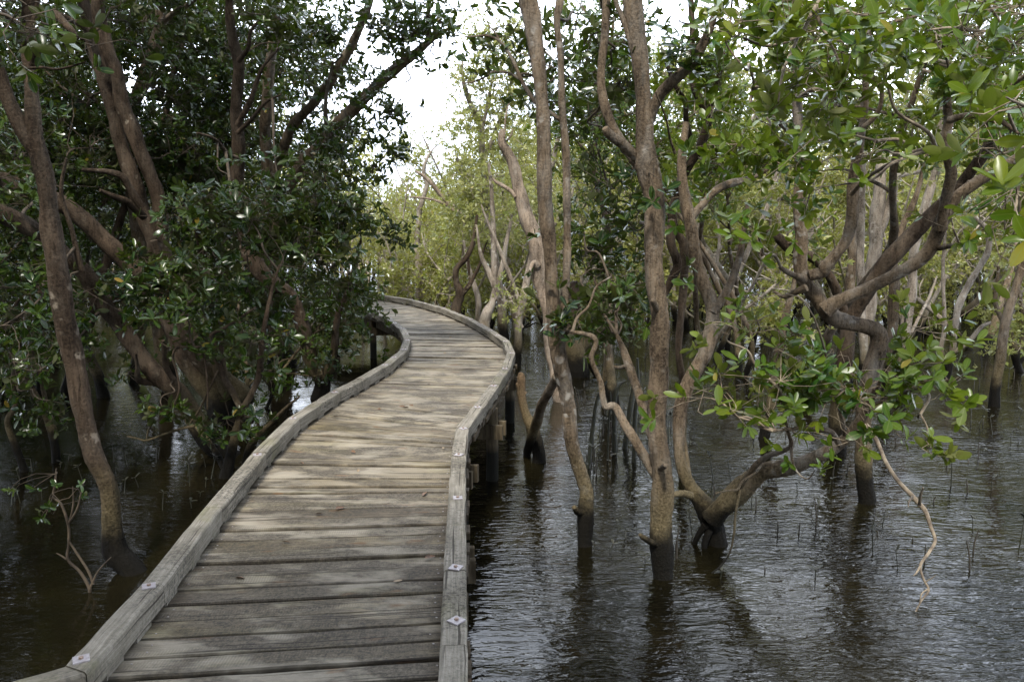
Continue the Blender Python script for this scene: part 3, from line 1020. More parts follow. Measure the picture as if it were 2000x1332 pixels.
# curved trunk near the deck
tree(BIG, 'brown mangrove with a sharp bend low on its trunk, close to the left kerb', 'tree', BARK_LEFT, LEAF_DARK, [
    ((10.9, 9.2), [(624, 778, 34), (628, 745, 33), (613, 712, 30), (600, 672, 28), (589, 632, 27), (578, 598, 27), (562, 572, 28), (534, 556, 32), (508, 530, 32), (489, 492, 31), (474, 440, 28), (465, 380, 25), (464, 315, 25), (464, 245, 24), (463, 175, 21), (465, 122, 20), (457, 85, 19), (450, 35, 17), (446, -20, 15), (440, -160, 12), (420, -300, 7)]),
    ((10.9, 10.2), [(626, 758, 22), (645, 720, 20), (652, 680, 16), (660, 620, 12), (690, 540, 8), (705, 470, 5)]),
    ((9.3, 9.0), [(466, 120, 10), (484, 95, 9), (490, 60, 6), (520, 30, 4)]),
    ((9.4, 9.0), [(464, 245, 11), (485, 205, 10), (500, 165, 9), (515, 130, 6), (545, 95, 4)]),
    ((9.4, 9.0), [(464, 260, 9), (490, 235, 8), (520, 200, 5), (550, 185, 3)]),
    ((9.6, 9.0), [(468, 310, 8), (445, 300, 7), (420, 272, 6), (385, 260, 4)]),
], [(560, 430, 140, 120, 8.6, .7, 1.4, .1), (660, 470, 85, 150, 9.2, .7, 1.5, .1), (650, 620, 70, 60, 11.3, .5, 1.3), (676, 590, 40, 90, 9.6, .4, 1.3), (560, 100, 140, 110, 10.4, .8, 1.1), (430, 390, 70, 50, 8.8, .5, 1.0), (530, 40, 70, 60, 9.0, .4, .8),
    (680, 690, 34, 34, 11, .3, .9), (470, 580, 70, 60, 8.4, .5, 1.2), (470, -140, 220, 130, 9, 1.1, 1.2), (690, 400, 50, 60, 9.6, .5, 1.2)])

# diagonal limb tree reaching over the path
tree(BIG, 'grey-brown mangrove whose long diagonal limb reaches right across the white sky gap', 'tree', BARK_GREY, LEAF_DARK, [
    ((13, 10.6), [(540, 720, 34), (530, 560, 30), (523, 440, 24), (521, 360, 22), (520, 300, 22), (519, 245, 22), (525, 150, 20), (536, 60, 18), (542, -20, 16), (560, -200, 12)]),
    ((12, 9.6), [(530, 500, 26), (550, 410, 24), (568, 355, 23), (590, 320, 24), (623, 287, 24), (658, 245, 24), (693, 212, 23), (742, 161, 21), (780, 130, 19), (818, 98, 15), (840, 80, 12), (870, 60, 7), (900, 50, 4)]),
    ((9.7, 9.2), [(834, 84, 8), (835, 60, 8), (836, 30, 7), (840, 0, 7), (846, -60, 5)]),
    ((12, 9.8), [(522, 420, 20), (560, 270, 18), (630, 182, 17), (652, 150, 17), (672, 115, 17), (692, 77, 17), (706, 49, 15), (722, 0, 14), (740, -100, 10)]),
    ((10.5, 10), [(640, 265, 10), (636, 215, 9), (640, 170, 6), (650, 120, 4)]),
], [(600, 230, 120, 100, 11.8, .8, 1.1), (700, 60, 70, 60, 9.6, .5, 1.2), (755, 70, 50, 60, 9.5, .4, 1.1), (725, 170, 46, 50, 9.8, .4, 1.0), (800, 20, 50, 40, 9.2, .4, 1.1), (640, 250, 50, 40, 10.2, .3, .8), (780, 30, 70, 60, 9.2, .5, 1.2), (850, 40, 50, 45, 9.2, .4, 1.0), (868, 110, 30, 28, 9.2, .3, 1.0), (730, 240, 60, 60, 10, .5, 1.2),
    (750, 330, 46, 60, 10.6, .5, 1.1), (650, 330, 80, 60, 10, .6, 1.3), (760, 420, 30, 60, 11, .4, 0.9), (700, -100, 110, 70, 9.2, .7, 1.2), (600, -330, 170, 120, 8.2, 1.0, 1.1), (780, 210, 30, 40, 9.8, .3, .8), (900, 20, 25, 20, 9, .2, .8)])

tree(BIG, 'dark mangrove with a stout low trunk deep in the shade of the left thicket', 'tree', BARK_LEFT, LEAF_DARK, [
    (13.5, [(560, 715, 40), (540, 620, 38), (500, 540, 34), (470, 430, 28), (430, 320, 24), (420, 200, 20), (440, 60, 14)]),
    (13.5, [(535, 610, 24), (590, 500, 20), (640, 400, 16), (660, 300, 10)]),
    (13.2, [(430, 330, 14), (425, 290, 13), (438, 240, 12), (470, 150, 8)]),
], [(90, 50, 170, 120, 13, 1.2, 1.8), (290, 50, 150, 120, 13.4, 1.2, 1.8), (520, 50, 130, 110, 13.6, 1.0, 1.7), (640, 130, 70, 80, 13.4, .8, 1.3), (430, 160, 120, 100, 13.4, 1, 1.3), (60, 200, 120, 90, 13, 1, 1.2), (420, 330, 160, 140, 13, 1.2, 1.3), (600, 350, 120, 120, 13, 1.0, 1.3), (560, 560, 140, 90, 12.6, 1.0, 1.4), (430, 150, 160, 120, 13, 1.2, 1.2), (680, 570, 50, 80, 12.5, .6, 1.2)])

tree('leaning_stump', 'short dark leaning stem standing in the water right of the slim left trunk', 'stump', BARK_LEFT, LEAF_DARK, [
    (11.0, [(204, 780, 23), (200, 764, 21), (190, 735, 19), (178, 710, 18), (166, 680, 15), (150, 640, 12), (140, 600, 8)])],
    [(150, 650, 70, 50, 10.8, .5, 1.1), (100, 600, 80, 60, 11, .6, 1.0)])

tree(BIG, 'thin crooked mangrove stem at the far left edge, low over the dark water', 'tree', BARK_LEFT, LEAF_DARK, [
    (7.6, [(50, 928, 17), (38, 895, 15), (21, 850, 12), (16, 820, 11), (30, 793, 11), (22, 760, 10), (32, 720, 9), (60, 690, 7), (80, 660, 5)]),
    (7.6, [(26, 770, 7), (38, 722, 6), (40, 670, 4), (44, 620, 3)]),
], [(40, 660, 60, 50, 7.6, .4, 1.1), (30, 800, 26, 30, 7.6, .2, .7), (100, 790, 30, 40, 7.4, .2, .9)])
tree(BIG, 'thin forked dark mangrove stem between the far left stem and the slim trunk', 'tree', BARK_LEFT, LEAF_DARK, [
    (7.9, [(110, 918, 18), (108, 880, 16), (100, 840, 14), (86, 800, 13), (64, 762, 11), (40, 715, 9), (20, 690, 6)]),
    (7.9, [(108, 845, 10), (92, 790, 9), (80, 740, 7), (72, 690, 4)]),
], [(90, 800, 40, 30, 7.8, .25, 1.0), (60, 720, 50, 40, 7.8, .3, 1.0)])

# bushy young tree against the kerb
tree('mangrove_sapling', 'bushy low mangrove with tangled tan twigs growing against the left kerb', 'tree', BARK_LEFT, LEAF_DARK, [
    ((7.4, 7.6), [(438, 938, 24), (446, 905, 22), (455, 870, 18), (466, 830, 16), (474, 800, 14), (490, 770, 13), (505, 735, 13), (510, 695, 11), (516, 640, 9), (530, 570, 7), (545, 520, 4)]),
    ((7.4, 7.7), [(440, 915, 14), (425, 890, 12), (405, 860, 10), (385, 835, 8), (372, 825, 5)]),
    ((7.5, 7.9), [(470, 800, 12), (455, 768, 12), (440, 740, 12), (428, 705, 11), (410, 680, 10), (412, 655, 9), (440, 640, 7), (470, 620, 5), (500, 600, 4)]),
    ((7.5, 7.4), [(478, 905, 13), (486, 875, 12), (505, 850, 11), (530, 825, 10), (560, 795, 7), (585, 775, 4)]),
    ((7.6, 7.4), [(455, 848, 9), (480, 842, 9), (500, 838, 8), (503, 825, 7), (490, 815, 6), (470, 812, 5)]),
    ((7.5, 7.3), [(380, 832, 6), (350, 838, 5), (320, 848, 4), (286, 860, 4), (268, 856, 3), (248, 852, 3)]),
    ((7.4, 7.3), [(286, 860, 3), (290, 838, 3), (300, 826, 2)]),
    ((7.5, 7.3), [(460, 838, 6), (438, 852, 5), (425, 846, 4), (434, 858, 3)]),
    ((7.5, 7.3), [(395, 690, 5), (410, 676, 5), (380, 678, 5), (345, 680, 5), (338, 700, 5), (345, 725, 4), (350, 760, 4), (340, 790, 3)]),
    ((7.5, 7.3), [(398, 690, 5), (402, 720, 4), (406, 760, 4), (405, 800, 3)]),
    ((7.5, 7.3), [(372, 826, 5), (395, 790, 4), (425, 725, 3)]),
], [(440, 830, 52, 34, 7.2, .25, 1.4, .1), (470, 790, 40, 40, 7.3, .25, 1.0, .1), (420, 640, 100, 70, 7.5, .5, 1.2, .1), (480, 680, 70, 60, 7.5, .4, 1.0, .1), (370, 560, 120, 60, 7.4, .5, .8, .1), (520, 480, 100, 90, 7.7, .5, .9, .1), (330, 640, 60, 40, 7.3, .3, .8, .1),
    (440, 400, 90, 80, 7.7, .5, .9, .1), (520, 740, 40, 30, 7.5, .2, .8, .1)])

tree('mangrove_sapling', 'spindly bare-limbed sapling with one leafy tip in the dark water at lower left', 'sapling', TWIG_DARK, LEAF_DARK, [
    (4.98, [(180, 1192, 9), (176, 1165, 8), (174, 1146, 7), (155, 1115, 6), (132, 1092, 6), (134, 1060, 6), (133, 1025, 6), (120, 985, 5), (104, 970, 4), (108, 945, 4), (110, 915, 3)]),
    (4.98, [(132, 1024, 5), (150, 996, 4), (158, 965, 3), (166, 935, 2)]),
    (4.98, [(135, 1022, 4), (143, 985, 3), (142, 950, 2)]),
    (4.98, [(176, 1148, 5), (190, 1118, 4), (205, 1100, 3), (217, 1088, 2)]),
    (4.98, [(130, 1092, 4), (118, 1084, 3), (110, 1080, 2)]),
    (4.98, [(134, 1055, 4), (150, 1080, 4), (172, 1115, 5), (182, 1140, 6)]),
], [(112, 925, 10, 16, 4.95, .05, 1.0, .05, .25), (95, 962, 22, 14, 4.95, .06, .7, .05, .1), (115, 975, 18, 12, 4.95, .06, .4, .05)])

# =================================================================== CENTRE
tree(BIG, 'tall slim brown mangrove curving at its foot just right of the deck, mid-picture', 'tree', BARK_GREY, LEAF_DARK, [
    ((5.75, 5.9), [(1143, 1092, 31), (1143, 1030, 30), (1143, 990, 31), (1144, 960, 28), (1136, 930, 27), (1126, 895, 29), (1118, 860, 30), (1110, 800, 30), (1098, 735, 30), (1090, 680, 31), (1082, 610, 30), (1076, 545, 26), (1072, 475, 28), (1067, 400, 28), (1061, 315, 27), (1061, 245, 26), (1057, 165, 27), (1049, 105, 29), (1038, 40, 32), (1027, -10, 33), (1010, -120, 28), (1000, -260, 20)]),
    ((5.9, 6.2), [(1094, 690, 20), (1099, 640, 18), (1102, 590, 17), (1105, 545, 16), (1108, 475, 16), (1108, 400, 15), (1105, 315, 15), (1099, 210, 14), (1096, 140, 13), (1093, 95, 13), (1087, 42, 13), (1093, 5, 14), (1105, -60, 12), (1120, -200, 9)]),
    ((6.1, 6.6), [(1100, 238, 9), (1070, 218, 8), (1045, 199, 8), (1030, 178, 8), (1017, 155, 8), (1005, 125, 7), (993, 103, 7), (980, 85, 6), (968, 76, 5), (947, 70, 4), (925, 72, 3), (902, 73, 2)]),
    ((6.5, 6.8), [(1014, 155, 6), (993, 143, 5), (965, 141, 4), (945, 152, 4), (923, 161, 3), (900, 163, 2)]),
    ((6.5, 6.7), [(975, 80, 4), (968, 66, 3), (955, 50, 2), (953, 30, 1)]),
    ((5.75, 5.65), [(1138, 1000, 14), (1128, 1000, 13), (1121, 990, 10)]),
    ((6.5, 8.3), [(1088, 735, 18), (1072, 765, 19), (1055, 800, 20), (1042, 845, 20), (1030, 880, 18), (1025, 905, 16)]),
], [(985, 25, 60, 40, 6.7, .25, .7), (945, 110, 36, 36, 6.7, .2, .6), (1010, 60, 40, 40, 6.6, .25, .8), (975, 120, 46, 36, 6.7, .3, .7), (1140, 170, 62, 80, 6.9, .5, 1.3), (1150, 60, 66, 60, 6.8, .5, 1.2), (1000, 100, 30, 60, 6.8, .2, .6), (1080, 130, 20, 60, 6.6, .2, .6)])

tree('dead_tree', 'pale broken-topped dead mangrove trunk leaning behind the slim central stem', 'dead tree', BARK_DEAD, LEAF_DARK, [
    ((10.8, 11), [(1092, 752, 34), (1082, 690, 32), (1072, 610, 31), (1060, 560, 31), (1050, 500, 31), (1040, 455, 31), (1027, 415, 30), (1012, 367, 23), (1003, 325, 21), (993, 300, 20), (982, 280, 16), (980, 262, 14), (984, 254, 8)]),
    ((10.8, 10.7), [(1050, 520, 14), (1044, 514, 12), (1038, 520, 9), (1035, 530, 6)]),
    ((10.9, 11), [(1008, 385, 10), (1000, 375, 8), (985, 365, 7), (968, 355, 6), (962, 348, 3)]),
    ((10.9, 11), [(985, 270, 4), (988, 225, 3), (1000, 185, 2)]),
    ((10.9, 11), [(990, 275, 4), (998, 265, 3), (1002, 252, 2)]),
])
tree('dead_tree', 'blackened hollow mangrove trunk behind the slim central stem, foot black with mud', 'dead tree', bark_mat('charred_bark', (0.012, 0.01, 0.009), (0.075, 0.055, 0.04), (0.2, 0.16, 0.12), 0.2), LEAF_DARK, [
    (12.6, [(1128, 730, 50), (1124, 705, 44), (1116, 660, 34), (1116, 625, 26), (1123, 595, 24), (1124, 570, 26), (1118, 552, 20)]),
    (12.6, [(1124, 700, 20), (1148, 708, 12), (1165, 735, 8)]),
    (12.6, [(1124, 690, 26), (1145, 660, 22), (1148, 610, 14), (1140, 585, 8)]),
])
tree('stump', 'short broken tan stump standing in the water beside the deck post', 'stump', bark_mat('rotten_wood', (0.05, 0.035, 0.02), (0.17, 0.115, 0.065), (0.3, 0.2, 0.12), 0.3), LEAF_DARK, [
    (7.9, [(1052, 913, 26), (1050, 880, 25), (1043, 846, 24), (1030, 815, 20), (1022, 788, 17), (1019, 765, 18), (1018, 738, 17), (1016, 728, 8)]),
    (7.9, [(1024, 770, 14), (1014, 755, 12), (1010, 748, 7)]),
])

# main right-hand pole
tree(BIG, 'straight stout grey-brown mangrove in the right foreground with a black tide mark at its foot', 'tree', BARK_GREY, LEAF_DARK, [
    ((5.2, 5.6), [(1294, 1158, 41), (1294, 1100, 43), (1294, 1060, 46), (1294, 1010, 44), (1293, 960, 45), (1289, 915, 43), (1284, 860, 40), (1285, 800, 39), (1288, 740, 38), (1286, 685, 36), (1287, 615, 36), (1281, 545, 38), (1278, 466, 39), (1275, 385, 39), (1264, 325, 42), (1261, 280, 36), (1260, 227, 33), (1255, 175, 31), (1247, 110, 33), (1242, 52, 34), (1237, -10, 34), (1230, -120, 30), (1240, -280, 22)]),
    ((5.5, 5.3), [(1258, 330, 22), (1245, 312, 21), (1217, 282, 19), (1200, 270, 18), (1186, 258, 17), (1182, 250, 13)]),
    ((5.5, 6.0), [(1254, 335, 18), (1228, 298, 18), (1205, 265, 18), (1192, 238, 18), (1182, 205, 18), (1175, 165, 17), (1175, 120, 16), (1181, 60, 16), (1185, 0, 15), (1190, -120, 12)]),
    ((5.5, 5.2), [(1264, 250, 22), (1274, 222, 22), (1287, 190, 22), (1308, 165, 22), (1330, 145, 21), (1352, 122, 20), (1378, 75, 16), (1392, 40, 13), (1410, -20, 10)]),
    ((5.5, 5.5), [(1252, 150, 13), (1243, 125, 12), (1232, 85, 11), (1220, 45, 10), (1205, 10, 9), (1195, -40, 8)]),
    ((5.3, 5.6), [(1284, 930, 24), (1266, 905, 21), (1238, 855, 19), (1222, 830, 17), (1206, 800, 16), (1196, 793, 15), (1183, 795, 13), (1177, 775, 12), (1172, 745, 11), (1158, 712, 11), (1155, 695, 11), (1164, 671, 10), (1158, 658, 10), (1140, 652, 9), (1118, 648, 8), (1102, 643, 7)]),
    ((5.4, 5.5), [(1118, 648, 7), (1128, 620, 6), (1150, 598, 5), (1165, 560, 4), (1195, 540, 3)]),
    ((5.4, 5.8), [(1283, 880, 20), (1264, 830, 19), (1250, 775, 18), (1238, 738, 17), (1224, 700, 15), (1216, 680, 13), (1207, 660, 9), (1203, 650, 5)]),
    ((5.6, 5.7), [(1222, 715, 9), (1210, 718, 8), (1200, 716, 5)]),
    ((5.2, 5.1), [(1285, 1064, 18), (1268, 1056, 14), (1256, 1049, 11), (1250, 1044, 8)]),
    ((5.2, 5.0), [(1290, 915, 14), (1296, 911, 13), (1300, 908, 9)]),
    ((5.4, 5.2), [(1290, 620, 20), (1284, 605, 16), (1276, 590, 12), (1274, 586, 6)]),
    ((5.5, 5.2), [(1318, 300, 6), (1308, 270, 5), (1300, 230, 4), (1280, 180, 3)]),
], [(1180, 480, 90, 70, 6.6, .5, 1.50), (1190, 570, 74, 60, 6.4, .5, 1.62), (1225, 330, 40, 60, 6.2, .3, 1.12), (1140, 440, 40, 36, 6.6, .3, 1.25), (1330, 60, 90, 60, 5.0, .5, 1.38), (1225, 40, 50, 50, 5.8, .4, 1.00), (1235, 430, 30, 70, 6.4, .2, 1.25), (1265, 330, 18, 14, 5.3, .06, 1.12), (1180, 640, 60, 30, 6.2, .3, 1.00), (1150, 590, 50, 40, 5.75, .2, 1.25), (1215, 570, 46, 50, 5.8, .2, 1.38), (1110, 630, 30, 24, 5.6, .12, 1.00), (1200, 150, 40, 70, 6.3, .3, 1.2, .075), (1150, 250, 50, 60, 6.6, .3, 1.1, .075), (1130, 100, 40, 60, 6.6, .3, 1.1, .075), (1215, 40, 40, 50, 6.3, .3, 1.1, .075)])

# Y shaped tree
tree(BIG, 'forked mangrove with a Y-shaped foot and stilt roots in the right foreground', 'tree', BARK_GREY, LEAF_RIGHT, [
    ((5.75, 6.6), [(1400, 1094, 50), (1399, 1070, 46), (1393, 1030, 42), (1384, 1002, 46), (1368, 975, 37), (1348, 946, 28), (1330, 905, 24), (1324, 860, 23), (1329, 800, 27), (1350, 742, 28), (1377, 688, 30), (1390, 630, 30), (1390, 592, 29), (1374, 550, 26), (1357, 495, 24), (1347, 440, 23), (1338, 390, 22), (1332, 320, 18), (1340, 240, 12)]),
    ((5.75, 5.0), [(1391, 1012, 44), (1412, 990, 40), (1440, 965, 44), (1466, 938, 40), (1494, 918, 33), (1545, 911, 34), (1587, 897, 29), (1632, 873, 24), (1660, 845, 20), (1690, 805, 16), (1710, 760, 12)]),
    ((5.75, 5.6), [(1350, 968, 16), (1332, 964, 15), (1316, 966, 13), (1305, 972, 9)]),
    ((5.75, 5.8), [(1378, 1025, 16), (1366, 1040, 13), (1356, 1060, 12), (1358, 1075, 12)]),
    ((5.75, 5.7), [(1386, 1035, 16), (1378, 1055, 14), (1374, 1080, 12)]),
    ((6.2, 6.4), [(1392, 612, 18), (1412, 580, 16), (1432, 540, 14), (1445, 500, 13), (1452, 460, 11), (1460, 400, 8)]),
    ((6.0, 6.2), [(1350, 975, 12), (1345, 930, 14), (1336, 880, 14), (1333, 850, 10)]),
    ((6.5, 6.7), [(1345, 430, 18), (1372, 400, 15), (1400, 372, 15), (1430, 358, 15), (1460, 350, 12), (1500, 330, 8)]),
    ((5.4, 4.6), [(1440, 960, 14), (1462, 925, 13), (1490, 895, 12), (1525, 882, 11), (1545, 870, 9), (1540, 845, 7), (1530, 800, 5), (1520, 750, 4)]),
    ((5.4, 4.8), [(1495, 893, 8), (1478, 920, 6), (1450, 940, 5), (1440, 956, 5), (1420, 958, 4), (1398, 963, 3)]),
    ((5.4, 4.9), [(1450, 935, 5), (1437, 1000, 5), (1434, 1040, 5), (1425, 1080, 4), (1408, 1105, 4), (1390, 1119, 3)]),
    ((5.0, 4.6), [(1545, 865, 6), (1548, 900, 5), (1560, 925, 4), (1578, 935, 3), (1592, 918, 2)]),
    ((5.0, 4.4), [(1640, 870, 12), (1625, 845, 12), (1600, 838, 12), (1570, 834, 10), (1545, 838, 7), (1510, 842, 4)]),
    ((5.0, 4.5), [(1690, 800, 10), (1740, 778, 8), (1790, 760, 6), (1840, 745, 5), (1900, 738, 4)]),
    ((5.0, 4.6), [(1650, 850, 8), (1640, 800, 7), (1620, 740, 6), (1610, 680, 5), (1590, 620, 4)]),
    ((5.0, 4.7), [(1700, 790, 8), (1730, 720, 7), (1760, 660, 5), (1770, 610, 3)]),
], [(1420, 798, 60, 56, 4.5, .22, 0.99, 0.092, .1), (1395, 775, 40, 30, 4.5, .15, 1.36, 0.092, .1), (1470, 740, 70, 60, 4.6, .25, 1.70, 0.092), (1540, 775, 80, 60, 4.6, .28, 1.87, 0.092), (1480, 808, 60, 40, 4.5, .2, 0.99, 0.092), (1500, 640, 70, 50, 4.7, .25, 1.36, 0.092),
    (1600, 740, 70, 60, 4.7, .3, 1.87, 0.092), (1640, 690, 60, 60, 4.8, .3, 1.53, 0.092), (1720, 785, 70, 50, 4.6, .25, 1.53, 0.092), (1780, 740, 60, 50, 4.6, .25, 1.53, 0.092), (1860, 760, 50, 40, 4.5, .2, 1.36, 0.092), (1800, 853, 28, 26, 4.3, .1, 1.33, 0.092), (1640, 848, 40, 18, 4.5, .12, 1.22, 0.092), (1400, 640, 16, 22, 4.4, .06, 1.36, 0.092, .3),
    (1780, 640, 60, 40, 4.8, .25, 1.19, 0.092), (1560, 838, 60, 25, 4.6, .15, 0.66, 0.092)], leafL=.085)

# thin dark stems behind
tree(BIG, 'dark smooth mangrove stem with a sweeping S-curve right of the stout pole', 'tree', BARK_LEFT, LEAF_RIGHT, [
    ((7.4, 7.0), [(1334, 868, 16), (1335, 800, 14), (1334, 750, 14), (1326, 690, 14), (1330, 610, 15), (1336, 540, 16), (1336, 480, 17), (1318, 450, 18), (1312, 420, 18), (1318, 390, 18), (1334, 345, 17), (1364, 295, 17), (1378, 255, 16), (1382, 225, 16), (1366, 195, 14), (1354, 165, 13), (1352, 120, 12), (1352, 60, 11), (1348, -20, 10), (1350, -150, 7)]),
    ((7.0, 6.8), [(1384, 218, 13), (1393, 190, 12), (1400, 160, 11), (1412, 120, 8), (1425, 60, 6), (1430, 0, 4)]),
    ((7.1, 7.2), [(1312, 430, 17), (1310, 475, 17), (1322, 515, 17), (1312, 545, 15), (1300, 575, 12)]),
    ((6.9, 6.6), [(1353, 290, 12), (1340, 240, 11), (1338, 200, 10), (1320, 170, 9), (1300, 120, 7)]),
], [(1400, 120, 90, 80, 6.6, .5, 1.40), (1380, 250, 70, 80, 6.8, .5, 1.40), (1330, 380, 50, 60, 7.2, .4, 1.26), (1420, 330, 60, 60, 7, .4, 1.26)])

# gnarled main tree
tree(BIG, 'big gnarled mangrove with twisting horizontal limbs spreading across the right side', 'tree', BARK_GREY, LEAF_RIGHT, [
    ((6.7, 6.5), [(1692, 1003, 31), (1692, 960, 31), (1690, 920, 33), (1687, 880, 32), (1684, 830, 32), (1690, 780, 34), (1702, 730, 34), (1714, 690, 34), (1717, 662, 31), (1710, 645, 31), (1690, 637, 31), (1662, 632, 32), (1634, 624, 33), (1615, 608, 34), (1600, 585, 30), (1582, 565, 28), (1566, 540, 27), (1562, 505, 26), (1566, 470, 23), (1562, 420, 22), (1562, 350, 22), (1560, 280, 20), (1558, 175, 18), (1557, 70, 16), (1559, -10, 15), (1570, -160, 10)]),
    ((6.5, 5.6), [(1612, 606, 32), (1630, 592, 28), (1652, 581, 26), (1702, 560, 25), (1755, 534, 25), (1797, 508, 25), (1820, 482, 26), (1832, 455, 26), (1846, 418, 25), (1874, 380, 23), (1923, 347, 21), (1965, 322, 20), (2010, 295, 19), (2080, 240, 16), (2150, 160, 12)]),
    ((6.1, 5.6), [(1838, 448, 22), (1846, 400, 20), (1858, 345, 20), (1850, 310, 18), (1844, 280, 17), (1852, 240, 17), (1851, 205, 16), (1852, 178, 15), (1858, 150, 13), (1852, 120, 9), (1840, 80, 6)]),
    ((5.7, 5.3), [(1853, 236, 14), (1875, 230, 14), (1905, 226, 14), (1930, 232, 12), (1960, 240, 9), (1990, 262, 6)]),
    ((5.8, 5.3), [(1900, 228, 14), (1930, 200, 12), (1965, 170, 11), (2000, 150, 10), (2050, 110, 8)]),
    ((6.5, 6.0), [(1580, 538, 24), (1604, 532, 24), (1612, 520, 24), (1630, 498, 22), (1652, 470, 21), (1664, 430, 21), (1666, 370, 20), (1670, 330, 19), (1676, 290, 18), (1682, 252, 15), (1690, 210, 12), (1692, 150, 10), (1694, 100, 10), (1702, 60, 9), (1740, 45, 7), (1800, 28, 5), (1840, 10, 4)]),
    ((6.5, 6.2), [(1570, 545, 18), (1555, 540, 12), (1540, 533, 10), (1524, 522, 8)]),
    ((6.2, 5.8), [(1828, 485, 12), (1848, 482, 10), (1866, 478, 8), (1880, 474, 5)]),
    ((6.1, 5.8), [(1684, 250, 10), (1702, 235, 10), (1718, 212, 9), (1722, 175, 8), (1705, 155, 7), (1705, 130, 6), (1730, 110, 6), (1760, 70, 4)]),
    ((6.5, 6.0), [(1562, 300, 10), (1540, 260, 9), (1500, 220, 7), (1470, 170, 5)]),
    ((6.5, 6.0), [(1560, 190, 9), (1590, 175, 8), (1620, 185, 6), (1650, 200, 4)]),
    ((6.2, 5.4), [(1662, 380, 9), (1690, 350, 8), (1720, 330, 7), (1780, 300, 5), (1840, 285, 3)]),
    ((6.4, 6.6), [(1575, 562, 14), (1545, 575, 11), (1530, 580, 9), (1512, 570, 6)]),
], [(1470, 80, 90, 70, 5.2, .4, 1.60, 0.092, .05), (1560, 60, 80, 70, 5.0, .4, 1.60, 0.092), (1480, 230, 80, 70, 5.3, .4, 1.44, 0.092, .05), (1600, 190, 80, 70, 5.0, .4, 1.44, 0.092, .08), (1640, 240, 60, 50, 4.9, .3, 1.44, 0.092, .05), (1660, 90, 70, 60, 5.0, .35, 1.44, 0.092), (1500, 360, 60, 50, 5.4, .35, 1.28, 0.092, .05), (1570, 390, 60, 40, 5.4, .3, 1.28, 0.092, .1),
    (1460, 420, 50, 40, 5.5, .3, 1.28, 0.092, .1), (1800, 120, 90, 80, 5.4, .5, 1.28, 0.092), (1900, 60, 90, 70, 5.2, .5, 1.44, 0.092), (1960, 150, 60, 70, 5.0, .4, 1.28, 0.092), (1740, 60, 60, 60, 5.6, .4, 1.28, 0.092), (1800, 215, 44, 30, 5.6, .2, 1.92, 0.092, -.3), (1680, 320, 50, 40, 5.2, .25, 1.44, 0.092), (1880, 420, 60, 50, 5.6, .3, 0.64, 0.092), (1960, 430, 50, 50, 5.6, .3, 0.96, 0.092),
    (1540, 300, 60, 50, 5.2, .3, 1.28, 0.092)], leafL=.085)
tree(BIG, 'dark long-limbed mangrove sweeping up to the right edge behind the gnarled tree', 'tree', BARK_LEFT, LEAF_RIGHT, [
    ((8.2, 7.0), [(1630, 895, 34), (1640, 780, 32), (1650, 690, 30), (1664, 625, 28), (1680, 592, 28), (1705, 550, 30), (1730, 515, 31), (1758, 483, 31), (1795, 446, 28), (1830, 408, 26), (1870, 370, 24), (1905, 325, 22), (1940, 280, 20), (1985, 235, 17), (2040, 190, 14)]),
    ((8.1, 7.8), [(1660, 640, 20), (1630, 560, 18), (1590, 505, 20), (1550, 490, 20), (1520, 465, 18), (1490, 450, 14), (1478, 480, 9), (1490, 500, 6)]),
    ((7.4, 7.0), [(1880, 360, 14), (1920, 300, 13), (1930, 240, 12), (1920, 180, 10), (1900, 120, 7)]),
], [(1700, 40, 100, 70, 8, .7, 1.2), (1850, 60, 110, 90, 8, .7, 1.2), (1960, 120, 70, 100, 8, .6, 1.1), (1500, 40, 100, 60, 8.5, .7, 1.2), (1620, 130, 90, 80, 8.5, .7, 1.1), (1920, 300, 70, 60, 6.8, .5, 1.12), (1860, 190, 80, 70, 7, .5, 1.28), (1600, 460, 50, 40, 7.6, .4, 0.96), (1990, 380, 60, 60, 6.5, .4, 1.28), (1940, -60, 120, 70, 6.8, .6, 1.28)])

# big leaves close at the right edge
tree('leafy_branch', 'large bright leaves on a branch hanging into the frame at the right edge', 'branch', TWIG, LEAF_RIGHT, [
    ((2.9, 2.7), [(2150, 120, 14), (2080, 200, 12), (2030, 280, 9), (1995, 340, 7), (1985, 400, 5), (1975, 440, 3)]),
    ((2.9, 2.6), [(2080, 200, 9), (2020, 210, 7), (1985, 200, 5), (1965, 190, 3)]),
    ((2.8, 2.7), [(2030, 280, 6), (1990, 290, 5), (1960, 300, 3)]),
], [(1985, 215, 26, 36, 2.7, .08, 1.40, 0.085, .12), (1985, 375, 22, 40, 2.65, .08, 1.40, 0.085, .12), (1985, 440, 26, 30, 2.7, .08, 1.26, 0.085), (1960, 300, 24, 18, 2.75, .06, 0.98, 0.085, .1), (2070, 300, 70, 120, 2.8, .2, 1.12, 0.085)], dip=False)
tree('leafy_branch', 'overhanging twig of pointed leaves in the top right corner', 'branch', TWIG, LEAF_RIGHT, [
    ((3.8, 3.6), [(2150, -60, 14), (2060, -10, 12), (1980, 50, 9), (1920, 62, 7), (1860, 55, 5), (1810, 60, 3)]),
    ((3.8, 3.6), [(1990, 45, 6), (1960, 90, 5), (1940, 130, 3)]),
    ((3.8, 3.6), [(1960, 55, 6), (1930, 10, 5), (1900, -30, 3)]),
], [(1860, 45, 54, 44, 3.6, .15, 1.50, 0.092, .08), (1950, 60, 60, 60, 3.6, .18, 1.50, 0.092), (1930, 140, 50, 40, 3.7, .15, 1.20, 0.092), (1990, 10, 50, 40, 3.6, .15, 1.20, 0.092)], dip=False)
